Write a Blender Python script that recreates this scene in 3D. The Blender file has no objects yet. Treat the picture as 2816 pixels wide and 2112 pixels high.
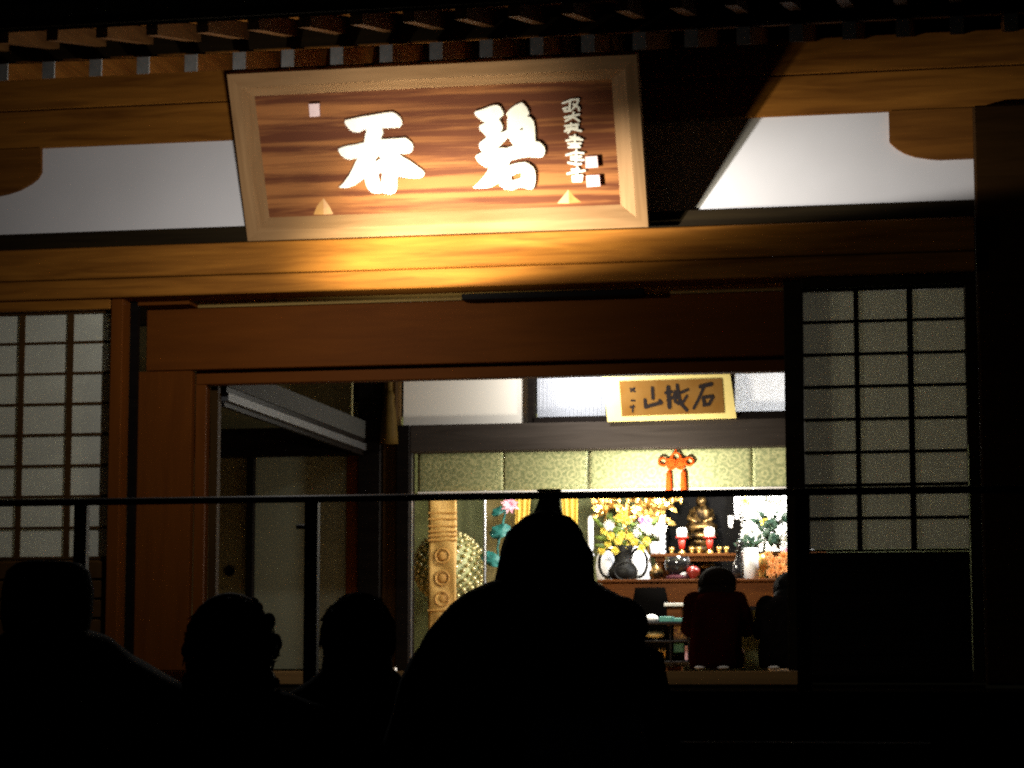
import bpy, bmesh, math, random
from mathutils import Vector, Matrix, Euler, noise
random.seed(7)
SC = bpy.context.scene
COL = SC.collection
R = math.radians

# ---------------------------------------------------------------- camera
cd = bpy.data.cameras.new('camera'); cam = bpy.data.objects.new('camera', cd); COL.objects.link(cam)
cd.sensor_width = 36; cd.lens = 85.0; cd.clip_start = .1; cd.clip_end = 500
cam.matrix_world = Matrix(((0.98189561, 0.0224573, 0.18808692, 0), (0.18942286, -0.11641002, -0.97497061, -12),
                           (0, 0.99294732, -0.11855642, 1.45), (0, 0, 0, 1)))
SC.camera = cam
# ---------------------------------------------------------------- night sky, moon, exposure
w = bpy.data.worlds.new('World'); SC.world = w; w.use_nodes = True
wn = w.node_tree; wn.nodes.clear()
wo = wn.nodes.new('ShaderNodeOutputWorld'); wb = wn.nodes.new('ShaderNodeBackground'); ws = wn.nodes.new('ShaderNodeTexSky')
ws.sky_type = 'NISHITA'; ws.sun_disc = False; ws.sun_elevation = R(12); ws.sun_rotation = R(200)
wb.inputs['Strength'].default_value = .0006
wn.links.new(ws.outputs[0], wb.inputs[0]); wn.links.new(wb.outputs[0], wo.inputs[0])
SC.view_settings.view_transform = 'Standard'; SC.view_settings.look = 'None'
SC.view_settings.exposure = 0; SC.view_settings.gamma = 1; SC.view_settings.use_curve_mapping = False
SC.cycles.filter_width = 2.3
SC.cycles.max_bounces = 6; SC.cycles.sample_clamp_indirect = 3.0
SC.cycles.use_denoising = False

def lamp(name, kind, loc, energy, color=(1, 1, 1), radius=.03, target=None, size=None, blend=None):
    d = bpy.data.lights.new(name, kind); d.energy = energy; d.color = color
    if kind in ('POINT', 'SPOT'): d.shadow_soft_size = radius
    if kind == 'AREA': d.size = radius
    if kind == 'SPOT': d.spot_size = R(size); d.spot_blend = blend
    o = bpy.data.objects.new(name, d); COL.objects.link(o); o.location = loc
    if target: o.rotation_euler = (Vector(target) - Vector(loc)).to_track_quat('-Z', 'Y').to_euler()
    return o
moon = lamp('moon', 'SUN', (0, -20, 20), .002, (1, .97, .92)); moon.data.angle = R(.5)
moon.rotation_euler = (R(60), 0, R(20))
def photometry(o, base, amp, el, hd, az):
    """angular mask shaped for a lamp: base everywhere + amp inside a vertical cut-off (sines of the elevation) round a heading"""
    d = o.data; d.use_nodes = True; nt = d.node_tree; N = nt.nodes; L = nt.links; em = N['Emission']
    tc = N.new('ShaderNodeTexCoord'); sp = N.new('ShaderNodeSeparateXYZ'); L.new(tc.outputs['Normal'], sp.inputs[0])
    def mr(src, a, b):
        m = N.new('ShaderNodeMapRange'); m.interpolation_type = 'SMOOTHSTEP'; m.inputs[1].default_value = a; m.inputs[2].default_value = b
        L.new(src, m.inputs[0]); return m.outputs[0]
    def math_(op, a, b):
        m = N.new('ShaderNodeMath'); m.operation = op
        for k, v_ in enumerate((a, b)):
            if isinstance(v_, (int, float)): m.inputs[k].default_value = v_
            else: L.new(v_, m.inputs[k])
        return m.outputs[0]
    dt = N.new('ShaderNodeVectorMath'); dt.operation = 'DOT_PRODUCT'; L.new(tc.outputs['Normal'], dt.inputs[0]); dt.inputs[1].default_value = Vector(hd).normalized()
    s = math_('MULTIPLY', mr(sp.outputs[2], *el), mr(dt.outputs['Value'], *az))
    d2 = N.new('ShaderNodeVectorMath'); d2.operation = 'DOT_PRODUCT'; L.new(tc.outputs['Normal'], d2.inputs[0]); d2.inputs[1].default_value = (.95, .31, 0)
    spill = math_('MULTIPLY', math_('SUBTRACT', 1, math_('MULTIPLY', mr(d2.outputs['Value'], .74, .97), .5)), base)   # added mask dims the spill towards the right
    L.new(math_('ADD', math_('MULTIPLY', s, amp), spill), em.inputs['Strength'])
WARM = (1, .965, .91)
LA = (-3.30, -1.20, 3.43)
# floodlight and uplight under the eave, with an added fill, for the name board
photometry(lamp('eave_floodlight', 'POINT', LA, 100, WARM, .02), .42, 6.6, (.085, .122), (.848, .53, 0), (.905, .99))
lamp('board_fill', 'SPOT', (-2.62, -1.05, 3.22), 84, (1, .94, .80), .03, (-2.60, -.3, 4.04), 72, 1.)  # unseen spot added to brighten the middle of the board
photometry(lamp('board_uplight', 'POINT', (-2.80, -.84, 3.27), 100, (1, .92, .70), .03), 0, 2.1, (.11, .26), (.25, 1, 0), (.42, .80))
# lamps of the hall and of the altar, some added as unseen fills
lamp('hall_lamp', 'POINT', (-2.05, 3.05, 2.52), 66, (1, .93, .78), .06)
lamp('transom_fill', 'POINT', (-2.5, 3.14, 3.40), 34, (1, .97, .9), .04)  # unseen lamp added to lift the transom panels
lamp('hall_side_fill', 'POINT', (-3.45, .8, 3.2), .28, (.95, .97, 1), .05)  # unseen weak lamp added to brighten the side rail
lamp('hall_dim_lamp', 'POINT', (-3.2, 1.9, 3.3), 2.4, (1, .93, .78), .1)
lamp('hall_right_fill', 'POINT', (-.35, 1.6, 2.8), 8, (1, .93, .78), .1)  # unseen lamp added to make the right screen's paper glow
lamp('altar_lamp', 'POINT', (-1.9, 3.95, 2.75), 85, (1, .95, .85), .06)
lamp('altar_side_lamp', 'POINT', (-1.1, 3.95, 3.0), 120, (.95, .98, 1), .06)
lamp('altar_back_lamp', 'POINT', (-3.0, 4.05, 2.75), 22, (1, .92, .75), .05)

# ---------------------------------------------------------------- materials
MATS = {}
def mat(name, color, rough=.6, metal=0., emit=0., spec=.5, noise=None, bump=0., trans=0.):
    """plain surface; noise = (second colour, scale, contrast) mottles it"""
    if name in MATS: return MATS[name]
    m = bpy.data.materials.new(name); m.use_nodes = True; MATS[name] = m
    nt = m.node_tree; b = nt.nodes['Principled BSDF']
    b.inputs['Base Color'].default_value = (*color, 1); b.inputs['Roughness'].default_value = rough
    b.inputs['Metallic'].default_value = metal; b.inputs['Specular IOR Level'].default_value = spec
    if emit:
        b.inputs['Emission Color'].default_value = (*color, 1); b.inputs['Emission Strength'].default_value = emit
    if noise or bump:
        tc = nt.nodes.new('ShaderNodeTexCoord'); n = nt.nodes.new('ShaderNodeTexNoise')
        n.inputs['Scale'].default_value = noise[1] if noise else 60; n.inputs['Detail'].default_value = 5
        nt.links.new(tc.outputs['Object'], n.inputs['Vector'])
        if noise:
            r = nt.nodes.new('ShaderNodeValToRGB'); c = noise[2]
            r.color_ramp.elements[0].position = .5 - c; r.color_ramp.elements[1].position = .5 + c
            r.color_ramp.elements[0].color = (*noise[0], 1); r.color_ramp.elements[1].color = (*color, 1)
            nt.links.new(n.outputs['Fac'], r.inputs[0]); nt.links.new(r.outputs[0], b.inputs['Base Color'])
        if bump:
            bp = nt.nodes.new('ShaderNodeBump'); bp.inputs['Strength'].default_value = bump; bp.inputs['Distance'].default_value = .004
            nt.links.new(n.outputs['Fac'], bp.inputs['Height']); nt.links.new(bp.outputs[0], b.inputs['Normal'])
    if trans:
        t = nt.nodes.new('ShaderNodeBsdfTranslucent'); t.inputs[0].default_value = (*color, 1)
        mx = nt.nodes.new('ShaderNodeMixShader'); mx.inputs[0].default_value = trans
        out = nt.nodes['Material Output']
        nt.links.new(b.outputs[0], mx.inputs[1]); nt.links.new(t.outputs[0], mx.inputs[2]); nt.links.new(mx.outputs[0], out.inputs[0])
    return m

def wood(name, base, dark, stretch=(1.2, 16, 16), rough=.65, amount=.3, figured=0., bump=.15, spec=.06):
    m = bpy.data.materials.new(name); m.use_nodes = True; MATS[name] = m
    nt = m.node_tree; N = nt.nodes; L = nt.links; b = N['Principled BSDF']
    tc = N.new('ShaderNodeTexCoord'); oi = N.new('ShaderNodeObjectInfo')
    ad = N.new('ShaderNodeVectorMath'); ad.operation = 'ADD'
    sc = N.new('ShaderNodeVectorMath'); sc.operation = 'SCALE'; sc.inputs['Scale'].default_value = 7.3
    cb = N.new('ShaderNodeCombineXYZ'); L.new(oi.outputs['Random'], cb.inputs[0]); L.new(oi.outputs['Random'], cb.inputs[2])
    L.new(cb.outputs[0], sc.inputs[0]); L.new(tc.outputs['Object'], ad.inputs[0]); L.new(sc.outputs[0], ad.inputs[1])
    mp = N.new('ShaderNodeMapping'); mp.inputs['Scale'].default_value = stretch; L.new(ad.outputs[0], mp.inputs[0])
    n1 = N.new('ShaderNodeTexNoise'); n1.inputs['Scale'].default_value = 1.6; n1.inputs['Detail'].default_value = 6; n1.inputs['Distortion'].default_value = .6
    L.new(mp.outputs[0], n1.inputs[0])
    fac = n1.outputs['Fac']
    if figured:      # cathedral grain: thin streaks bent by a slow second noise
        n2 = N.new('ShaderNodeTexNoise'); n2.inputs['Scale'].default_value = .55; n2.inputs['Detail'].default_value = 2; L.new(mp.outputs[0], n2.inputs[0])
        wv = N.new('ShaderNodeMath'); wv.operation = 'SINE'; ml = N.new('ShaderNodeMath'); ml.operation = 'MULTIPLY'; ml.inputs[1].default_value = figured
        L.new(n2.outputs['Fac'], ml.inputs[0]); L.new(ml.outputs[0], wv.inputs[0])
        hf = N.new('ShaderNodeMapRange'); hf.inputs[1].default_value = -1; L.new(wv.outputs[0], hf.inputs[0])
        n1.inputs['Scale'].default_value = 3.6; n1.inputs['Roughness'].default_value = .65
        mm = N.new('ShaderNodeMix'); mm.data_type = 'FLOAT'; mm.inputs[0].default_value = .24
        L.new(n1.outputs['Fac'], mm.inputs[2]); L.new(hf.outputs[0], mm.inputs[3]); fac = mm.outputs[0]
    r = N.new('ShaderNodeValToRGB'); r.color_ramp.elements[0].position = .5 - amount * .9; r.color_ramp.elements[1].position = .5 + amount * .7
    r.color_ramp.elements[0].color = (*dark, 1); r.color_ramp.elements[1].color = (*base, 1)
    L.new(fac, r.inputs[0]); L.new(r.outputs[0], b.inputs['Base Color'])
    bp = N.new('ShaderNodeBump'); bp.inputs['Strength'].default_value = bump; bp.inputs['Distance'].default_value = .002
    L.new(fac, bp.inputs['Height']); L.new(bp.outputs[0], b.inputs['Normal'])
    b.inputs['Roughness'].default_value = rough; b.inputs['Specular IOR Level'].default_value = spec
    return m

BEAM = wood('cypress_beam', (.31, .120, .017), (.12, .040, .006))
BRK = wood('bracket_wood', (.20, .075, .012), (.10, .035, .006))
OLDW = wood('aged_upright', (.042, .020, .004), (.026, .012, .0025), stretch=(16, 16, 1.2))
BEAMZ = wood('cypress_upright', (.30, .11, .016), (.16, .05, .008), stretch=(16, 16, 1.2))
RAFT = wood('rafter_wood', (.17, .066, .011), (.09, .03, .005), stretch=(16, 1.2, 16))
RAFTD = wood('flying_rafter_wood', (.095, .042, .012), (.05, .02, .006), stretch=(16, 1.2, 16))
DARKW = wood('dark_stained_wood', (.020, .013, .005), (.010, .006, .0025))
DECKW = wood('black_deck_wood', (.008, .006, .004), (.004, .003, .002), spec=.0, rough=1.)
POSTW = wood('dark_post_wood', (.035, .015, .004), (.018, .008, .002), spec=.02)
BLACKW = wood('black_lacquered_wood', (.008, .006, .005), (.004, .003, .003), rough=.5, spec=.04)
HEADW = wood('brown_door_wood', (.135, .037, .0038), (.090, .024, .0026), stretch=(1.5, 14, 14), amount=.45)
JAMBW = wood('brown_jamb_wood', (.135, .037, .0038), (.090, .024, .0026), stretch=(14, 14, 1.5), amount=.45)
PALEW = wood('pale_frame_wood', (.30, .172, .076), (.17, .09, .036), stretch=(1.2, 14, 14), amount=.35)
PALEWZ = wood('pale_frame_wood_upright', (.30, .172, .076), (.17, .09, .036), stretch=(14, 14, 1.2), amount=.35)
BOARD = wood('figured_board_wood', (.29, .112, .034), (.105, .032, .013), stretch=(.40, 9, 9), rough=.6, amount=.13, figured=26)
FLOORW = wood('floor_wood', (.36, .20, .07), (.22, .12, .045))
TABLEW = wood('red_brown_table_wood', (.085, .028, .006), (.04, .012, .003))
PLAST = mat('white_plaster', (.74, .72, .73), .9, noise=((.62, .60, .60), 1.7, .35), bump=.05)
PAPER = mat('shoji_paper', (.80, .80, .70), .9, trans=.4, noise=((.66, .66, .57), 6, .35))
GREYEND = mat('painted_rafter_end', (.36, .37, .36), .9, spec=.05, noise=((.24, .25, .24), 40, .3))
ROOFM = mat('roof_tile_dark', (.03, .03, .032), .7, noise=((.018, .018, .02), 12, .3))
METAL = mat('black_iron', (.008, .0075, .007), .6, spec=.15)
GOLDW = mat('white_gilt', (.86, .83, .72), .45, noise=((.80, .76, .62), 30, .3))
SEALM = mat('pink_seal_paint', (.80, .60, .58), .55, noise=((.72, .48, .46), 40, .3))
GLOWOCHRE = mat('glow_ochre', (.34, .15, .035), .5, noise=((.45, .24, .06), 30, .3))  # ochre that stands in for pools of light on the board
FUS = mat('fusuma_paper', (.25, .265, .19), .9, noise=((.20, .215, .15), 4, .3))
OLIVE = mat('olive_wall', (.20, .17, .075), .95, noise=((.17, .145, .06), 6, .3), bump=.1)
GOLD = mat('gold_leaf', (.85, .55, .16), .32, metal=.85, noise=((.60, .33, .08), 25, .3), bump=.3)
SHADEG = mat('shaded_gilt', (.24, .14, .045), .35, metal=.8, noise=((.02, .012, .006), 26, .10), bump=.3)  # gilt darkened, the niche's shade is put into its colour
CHALK = mat('white_china', (.82, .82, .84), .35)
STONE = mat('dark_granite', (.018, .017, .016), .9, spec=.1, noise=((.012, .012, .012), 30, .3), bump=.2)
GRAVEL = mat('gravel_court', (.16, .15, .14), .95, noise=((.08, .078, .07), 60, .25), bump=.6)
COAT = mat('black_coat_cloth', (.006, .006, .0065), .95, spec=.03, noise=((.007, .007, .008), 40, .3))
COATB = mat('dark_blue_cloth', (.010, .014, .05), .85, noise=((.007, .01, .035), 40, .3))
SKIN = mat('skin', (.42, .26, .18), .55, noise=((.38, .22, .15), 30, .3))
HAIR = mat('dark_hair', (.006, .005, .0045), .8, spec=.05, noise=((.006, .005, .004), 70, .3))
HAIRB = mat('brown_black_hair', (.010, .0055, .003), .9, spec=.02, noise=((.004, .0025, .002), 70, .3))
REDROBE = mat('dark_red_robe', (.020, .002, .001), 1., spec=.0, noise=((.010, .002, .0015), 20, .3))
BLACKROBE = mat('black_robe', (.0025, .002, .002), 1., spec=.0, noise=((.008, .006, .006), 20, .3))
WHITEC = mat('white_cloth', (.78, .76, .74), .9)
ORANGE = mat('orange_cord', (.70, .10, .012), .9, spec=.05, noise=((.55, .06, .008), 40, .3))
RED = mat('red_lacquer', (.62, .035, .02), .35)
LACQ = mat('black_lacquer', (.010, .009, .010), .14)
PITCH = mat('pitch_black_lacquer', (.0015, .0013, .0012), .9, spec=.0)
LACQM = mat('matt_lacquer', (.005, .0045, .0045), .7, spec=.05)
YCLOTH = mat('yellow_silk', (.72, .46, .06), .55, noise=((.55, .34, .04), 12, .3))
TEAL = mat('teal_leaf', (.03, .22, .20), .5, noise=((.015, .10, .10), 14, .3))
PINK = mat('pink_petal', (.72, .22, .38), .6, noise=((.78, .5, .55), 30, .3))
GREEN = mat('green_leaf', (.016, .052, .026), .5, noise=((.006, .018, .010), 20, .3))
LIMEG = mat('yellow_green_leaf', (.16, .22, .03), .35, noise=((.03, .06, .015), 18, .2))
YELLOWP = mat('yellow_petal', (.80, .66, .10), .6, noise=((.70, .50, .05), 30, .3))
WHITEP = mat('white_petal', (.84, .84, .80), .7)
PURPLE = mat('purple_petal', (.36, .08, .34), .6, noise=((.6, .35, .6), 30, .3))
ORANGEP = mat('orange_petal', (.80, .36, .10), .6, noise=((.6, .2, .05), 25, .3))
SILVER = mat('silver_rod', (.62, .62, .64), .25, metal=.9)
INK = mat('ink', (.018, .014, .014), .95, spec=.05)
TANP = mat('tan_scroll_paper', (.20, .105, .028), .95, spec=.05, noise=((.16, .07, .012), 10, .3))
YMOUNT = mat('yellow_scroll_mount', (.80, .66, .24), .9, noise=((.72, .58, .20), 18, .3))
TEALBOX = mat('teal_cover', (.06, .22, .18), .6)
TANWALL = mat('tan_hanging', (.30, .23, .09), .9, noise=((.22, .17, .06), 18, .3))

def brocade(name, a, b_, c, scale):
    m = bpy.data.materials.new(name); m.use_nodes = True
    nt = m.node_tree; N = nt.nodes; L = nt.links; b = N['Principled BSDF']
    tc = N.new('ShaderNodeTexCoord'); mp = N.new('ShaderNodeMapping'); mp.inputs['Scale'].default_value = (scale, 0, scale * 1.1)
    L.new(tc.outputs['Object'], mp.inputs[0])
    v = N.new('ShaderNodeTexVoronoi'); v.inputs['Scale'].default_value = 1; v.inputs['Randomness'].default_value = .35; L.new(mp.outputs[0], v.inputs[0])
    s = N.new('ShaderNodeMath'); s.operation = 'SINE'; k = N.new('ShaderNodeMath'); k.operation = 'MULTIPLY'; k.inputs[1].default_value = 21
    L.new(v.outputs['Distance'], k.inputs[0]); L.new(k.outputs[0], s.inputs[0])
    n = N.new('ShaderNodeTexNoise'); n.inputs['Scale'].default_value = 4.5; n.inputs['Detail'].default_value = 4; L.new(mp.outputs[0], n.inputs[0])
    r1 = N.new('ShaderNodeValToRGB'); r1.color_ramp.elements[0].color = (*a, 1); r1.color_ramp.elements[1].color = (*b_, 1)
    r1.color_ramp.elements[0].position = .35; r1.color_ramp.elements[1].position = .75
    L.new(s.outputs[0], r1.inputs[0])
    mx = N.new('ShaderNodeMix'); mx.data_type = 'RGBA'; mx.inputs[7].default_value = (*c, 1)
    r2 = N.new('ShaderNodeValToRGB'); r2.color_ramp.elements[0].position = .45; r2.color_ramp.elements[1].position = .62; r2.color_ramp.elements[1].color = (.6, .6, .6, 1)
    L.new(n.outputs['Fac'], r2.inputs[0]); L.new(r2.outputs[0], mx.inputs[0]); L.new(r1.outputs[0], mx.inputs[6])
    L.new(mx.outputs[2], b.inputs['Base Color']); b.inputs['Roughness'].default_value = .6
    return m
BROC = brocade('gold_green_brocade', (.27, .31, .15), (.46, .48, .24), (.66, .64, .34), 11)
BROCD = brocade('olive_brocade', (.17, .19, .07), (.24, .25, .10), (.28, .27, .11), 18)
GBAN = brocade('gold_banner_brocade', (.46, .25, .06), (.62, .38, .11), (.72, .50, .18), 22)

# ---------------------------------------------------------------- mesh helpers (world coordinates)
WM = {}
def root(name, label, cat, loc=(0, 0, 0), rot=(0, 0, 0), group=None):
    o = bpy.data.objects.new(name, None); COL.objects.link(o)
    o.location = loc; o.rotation_euler = rot; o.empty_display_size = .1
    WM[o.name] = Matrix.Translation(loc) @ Euler(rot).to_matrix().to_4x4()
    o['label'] = label; o['category'] = cat
    if group: o['group'] = group
    return o
def link(name, me, parent=None, local=False, loc=None):
    o = bpy.data.objects.new(name, me); COL.objects.link(o)
    if loc is not None: o.location = loc
    if parent is not None:
        o.parent = parent
        if not local and parent.name in WM: o.matrix_parent_inverse = WM[parent.name].inverted()
    return o
def finish(bm, m, smooth=False):
    bmesh.ops.recalc_face_normals(bm, faces=bm.faces)
    me = bpy.data.meshes.new('mesh'); bm.to_mesh(me); bm.free()
    for k in (m if isinstance(m, (list, tuple)) else [m]): me.materials.append(k)
    if smooth:
        for p in me.polygons: p.use_smooth = True
    return me
def obj(name, bm, m, parent=None, smooth=False, local=False, loc=None):
    return link(name, finish(bm, m, smooth), parent, local, loc)
def tag(o, label, cat, group=None):
    o['label'] = label; o['category'] = cat
    if group: o['group'] = group
    return o
def box(bm, x0, x1, y0, y1, z0, z1, bev=0.):
    vs = [bm.verts.new(p) for p in ((x0, y0, z0), (x1, y0, z0), (x1, y1, z0), (x0, y1, z0), (x0, y0, z1), (x1, y0, z1), (x1, y1, z1), (x0, y1, z1))]
    fs = [bm.faces.new([vs[i] for i in f]) for f in ((0, 3, 2, 1), (4, 5, 6, 7), (0, 1, 5, 4), (1, 2, 6, 5), (2, 3, 7, 6), (3, 0, 4, 7))]
    if bev:
        es = list({e for f in fs for e in f.edges})
        bmesh.ops.bevel(bm, geom=es, offset=bev, segments=1, affect='EDGES')
    return bm
def B(x0, x1, y0, y1, z0, z1, bev=0.): return box(bmesh.new(), x0, x1, y0, y1, z0, z1, bev)
def prism(bm, pts, y0, y1):
    """outline in (x, z), extruded along y"""
    a = [bm.verts.new((x, y0, z)) for x, z in pts]; b = [bm.verts.new((x, y1, z)) for x, z in pts]
    bm.faces.new(a); bm.faces.new(b[::-1])
    for i in range(len(pts)):
        j = (i + 1) % len(pts); bm.faces.new((a[i], b[i], b[j], a[j]))
    return bm
def lathe(bm, cx, cy, prof, n=20, sx=1., sy=1.):
    rings = []
    for r, z in prof:
        rings.append([bm.verts.new((cx + max(r, .0005) * sx * math.cos(2 * math.pi * i / n), cy + max(r, .0005) * sy * math.sin(2 * math.pi * i / n), z)) for i in range(n)])
    for a, b in zip(rings, rings[1:]):
        for i in range(n):
            j = (i + 1) % n; bm.faces.new((a[i], a[j], b[j], b[i]))
    bm.faces.new(rings[0][::-1]); bm.faces.new(rings[-1])
    return bm
def tube(bm, pts, r, n=8):
    pts = [Vector(p) for p in pts]; rings = []
    for i, p in enumerate(pts):
        t = (pts[min(i + 1, len(pts) - 1)] - pts[max(i - 1, 0)]).normalized()
        u = t.cross(Vector((0, 1, .01))); u = u.normalized() if u.length > .1 else t.cross(Vector((1, 0, 0))).normalized()
        v = t.cross(u); rr = r[i] if isinstance(r, (list, tuple)) else r
        rings.append([bm.verts.new(p + (u * math.cos(2 * math.pi * k / n) + v * math.sin(2 * math.pi * k / n)) * rr) for k in range(n)])
    for a, b in zip(rings, rings[1:]):
        for k in range(n):
            l = (k + 1) % n; bm.faces.new((a[k], a[l], b[l], b[k]))
    bm.faces.new(rings[0][::-1]); bm.faces.new(rings[-1])
    return bm
def ell(bm, c, r, seg=14, rings=9, rot=None):
    m = Matrix.Translation(c) @ (rot.to_4x4() if rot else Matrix.Identity(4)) @ Matrix.Diagonal((r[0], r[1], r[2], 1))
    bmesh.ops.create_uvsphere(bm, u_segments=seg, v_segments=rings, radius=1, matrix=m)
    return bm
def loft(bm, rings, n=24, power=2.4):
    """rings: (z, cx, cy, rx, ry) of super-ellipses"""
    rs = []
    for z, cx, cy, rx, ry in rings:
        ring = []
        for i in range(n):
            a = 2 * math.pi * i / n; c, s = math.cos(a), math.sin(a)
            ring.append(bm.verts.new((cx + rx * math.copysign(abs(c) ** (2 / power), c), cy + ry * math.copysign(abs(s) ** (2 / power), s), z)))
        rs.append(ring)
    for a, b in zip(rs, rs[1:]):
        for i in range(n):
            j = (i + 1) % n; bm.faces.new((a[i], a[j], b[j], b[i]))
    bm.faces.new(rs[0][::-1]); bm.faces.new(rs[-1])
    return bm
def sheet(bm, f, nu, nv):
    g = [[bm.verts.new(f(i / nu, j / nv)) for j in range(nv + 1)] for i in range(nu + 1)]
    for i in range(nu):
        for j in range(nv): bm.faces.new((g[i][j], g[i + 1][j], g[i + 1][j + 1], g[i][j + 1]))
    return bm
def thick(bm, t):
    bmesh.ops.recalc_face_normals(bm, faces=bm.faces)
    bmesh.ops.solidify(bm, geom=bm.faces[:], thickness=t)
    return bm
def outline(polys, depth, bevel):
    """closed outlines with holes in (u, v) -> raised lettering mesh lying in the local xz plane, facing -y"""
    c = bpy.data.curves.new('letter', 'CURVE'); c.dimensions = '2D'; c.fill_mode = 'BOTH'
    c.extrude = depth; c.bevel_depth = bevel; c.bevel_resolution = 1; c.offset = -bevel
    for pts in polys:
        s = c.splines.new('POLY'); s.points.add(len(pts) - 1); s.use_cyclic_u = True
        for p, q in zip(s.points, pts): p.co = (q[0], q[1], 0, 1)
    o = bpy.data.objects.new('letter', c); COL.objects.link(o)
    dg = bpy.context.evaluated_depsgraph_get(); me = bpy.data.meshes.new_from_object(o.evaluated_get(dg))
    bpy.data.objects.remove(o)
    me.transform(Matrix.Rotation(R(90), 4, 'X'))
    return me
def stroke(bm, pts, hw, y0, y1):
    """a brush stroke: rounded thick line in (x, z), as a small slab from y1 (back) to y0 (front)"""
    for a, b in zip(pts, pts[1:]):
        a, b = Vector(a), Vector(b); d = (b - a); d = d.normalized() if d.length > 1e-6 else Vector((1, 0)); n = Vector((-d[1], d[0]))
        o = []
        for i in range(7):
            t = math.pi / 2 + math.pi * i / 6; o.append(a + (d * math.cos(t) + n * math.sin(t)) * hw)
        for i in range(7):
            t = -math.pi / 2 + math.pi * i / 6; o.append(b + (d * math.cos(t) + n * math.sin(t)) * hw)
        e = random.uniform(0, .0012)
        prism(bm, [(p[0], p[1]) for p in o], y0 - e, y1)

# ================================================================ SETTING
def structure(o): o['kind'] = 'structure'; return o
structure(obj('ground', B(-60, 60, -60, 60, -.3, 0), GRAVEL))

# ================================================================ TEMPLE HALL
T = root('temple_hall', 'wooden temple hall with white plaster, deep eaves and an open lit doorway', 'building', (-2.6, 0, 0))
def part(name, bm, m, smooth=False): return obj(name, bm, m, T, smooth)

# posts of the bay
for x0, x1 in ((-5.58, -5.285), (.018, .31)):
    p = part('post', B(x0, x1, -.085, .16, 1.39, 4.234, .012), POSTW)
part('plaster_wall', B(-5.284, .017, 0, .08, 3.765, 4.24), PLAST)
for x0, x1 in ((-8.5, -5.582), (.312, 3.2)):
    part('plaster_wall', B(x0, x1, 0, .08, 2.2, 4.64), PLAST)
    part('wainscot', B(x0, x1, -.02, .08, 1.39, 2.197), DARKW)
part('upper_beam', B(-8.5, 3.2, -.024, .1, 4.447, 4.63, .004), BEAM)
part('upper_beam', B(-8.5, 3.2, -.022, .1, 4.236, 4.441, .004), BEAM)
# bracket boards carved at the posts
part('bracket', prism(bmesh.new(), [(-5.284, 4.2355), (-4.874, 4.2355), (-4.871, 4.105), (-4.89, 4.072), (-4.925, 4.045), (-4.99, 4.012), (-5.06, 3.992), (-5.14, 3.98), (-5.284, 3.978)], -.030, .05), BRK)
part('bracket', prism(bmesh.new(), [(.017, 4.2355), (-.394, 4.2355), (-.393, 4.078), (-.36, 4.046), (-.321, 4.020), (-.27, 4.0), (-.20, 3.986), (-.151, 3.98), (.017, 3.980)], -.030, .05), BRK)
part('sill_rail', B(-5.284, .017, -.03, .06, 3.668, 3.768), DARKW)
part('tie_beam', B(-5.284, .017, -.125, .1, 3.503, 3.668, .006), BEAM)
part('tie_beam', B(-5.284, .017, -.108, .1, 3.402, 3.500, .006), BEAM)
part('head_rail', B(-5.284, -4.455, -.06, .08, 3.349, 3.401, .004), BEAM)
part('head_rail', B(-.84, .017, -.05, .08, 3.352, 3.401, .004), DARKW)

# base rafters seen almost end on, and the flying rafters above them
rb = bmesh.new()
def sloped(bm, y0, z0, y1, z1, h, hw):
    v = [bm.verts.new((sx * hw, y, z + dz)) for y, z in ((y0, z0), (y1, z1)) for dz in (0, h) for sx in (-1, 1)]
    for f in ((0, 1, 3, 2), (4, 6, 7, 5), (0, 4, 5, 1), (2, 3, 7, 6), (0, 2, 6, 4), (1, 5, 7, 3)): bm.faces.new([v[i] for i in f])
    return bm
RA = finish(sloped(rb, -1.05, 4.342, .02, 4.622, .082, .030), RAFT)
RE = finish(sloped(bmesh.new(), -1.062, 4.339, -1.052, 4.3415, .084, .031), GREYEND)
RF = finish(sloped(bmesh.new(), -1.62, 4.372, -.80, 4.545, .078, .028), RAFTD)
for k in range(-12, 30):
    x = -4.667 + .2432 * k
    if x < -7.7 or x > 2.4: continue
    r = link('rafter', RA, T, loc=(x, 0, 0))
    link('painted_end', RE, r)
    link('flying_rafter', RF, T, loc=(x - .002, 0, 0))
part('eave_board', sloped(bmesh.new(), -.99, 4.452, -.93, 4.468, .085, 5.6), DARKW).location.x += -2.65
part('soffit_board', sloped(bmesh.new(), -.92, 4.463, .1, 4.73, .02, 5.6), RAFT).location.x += -2.65
part('soffit_board', sloped(bmesh.new(), -1.72, 4.432, -.76, 4.636, .02, 5.6), RAFT).location.x += -2.65
part('eave_fascia', sloped(bmesh.new(), -1.76, 4.40, -1.70, 4.412, .09, 5.65), DARKW).location.x += -2.65
rf = bmesh.new()
v = [(-8.6, -1.78, 4.50), (3.3, -1.78, 4.50), (3.3, 3.6, 6.4), (-8.6, 3.6, 6.4), (3.3, 9, 4.50), (-8.6, 9, 4.50)]
V = [rf.verts.new(p) for p in v]; rf.faces.new((V[0], V[1], V[2], V[3])); rf.faces.new((V[3], V[2], V[4], V[5]))
thick(rf, .12); part('roof', rf, ROOFM)
rt_ = bmesh.new()
for k in range(44):
    tube(rt_, [(-8.45 + .27 * k, -1.80, 4.625), (-8.45 + .27 * k, 3.5, 6.51)], .055, 6)
q = part('roof_tile', rt_, ROOFM); q['kind'] = 'stuff'

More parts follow.
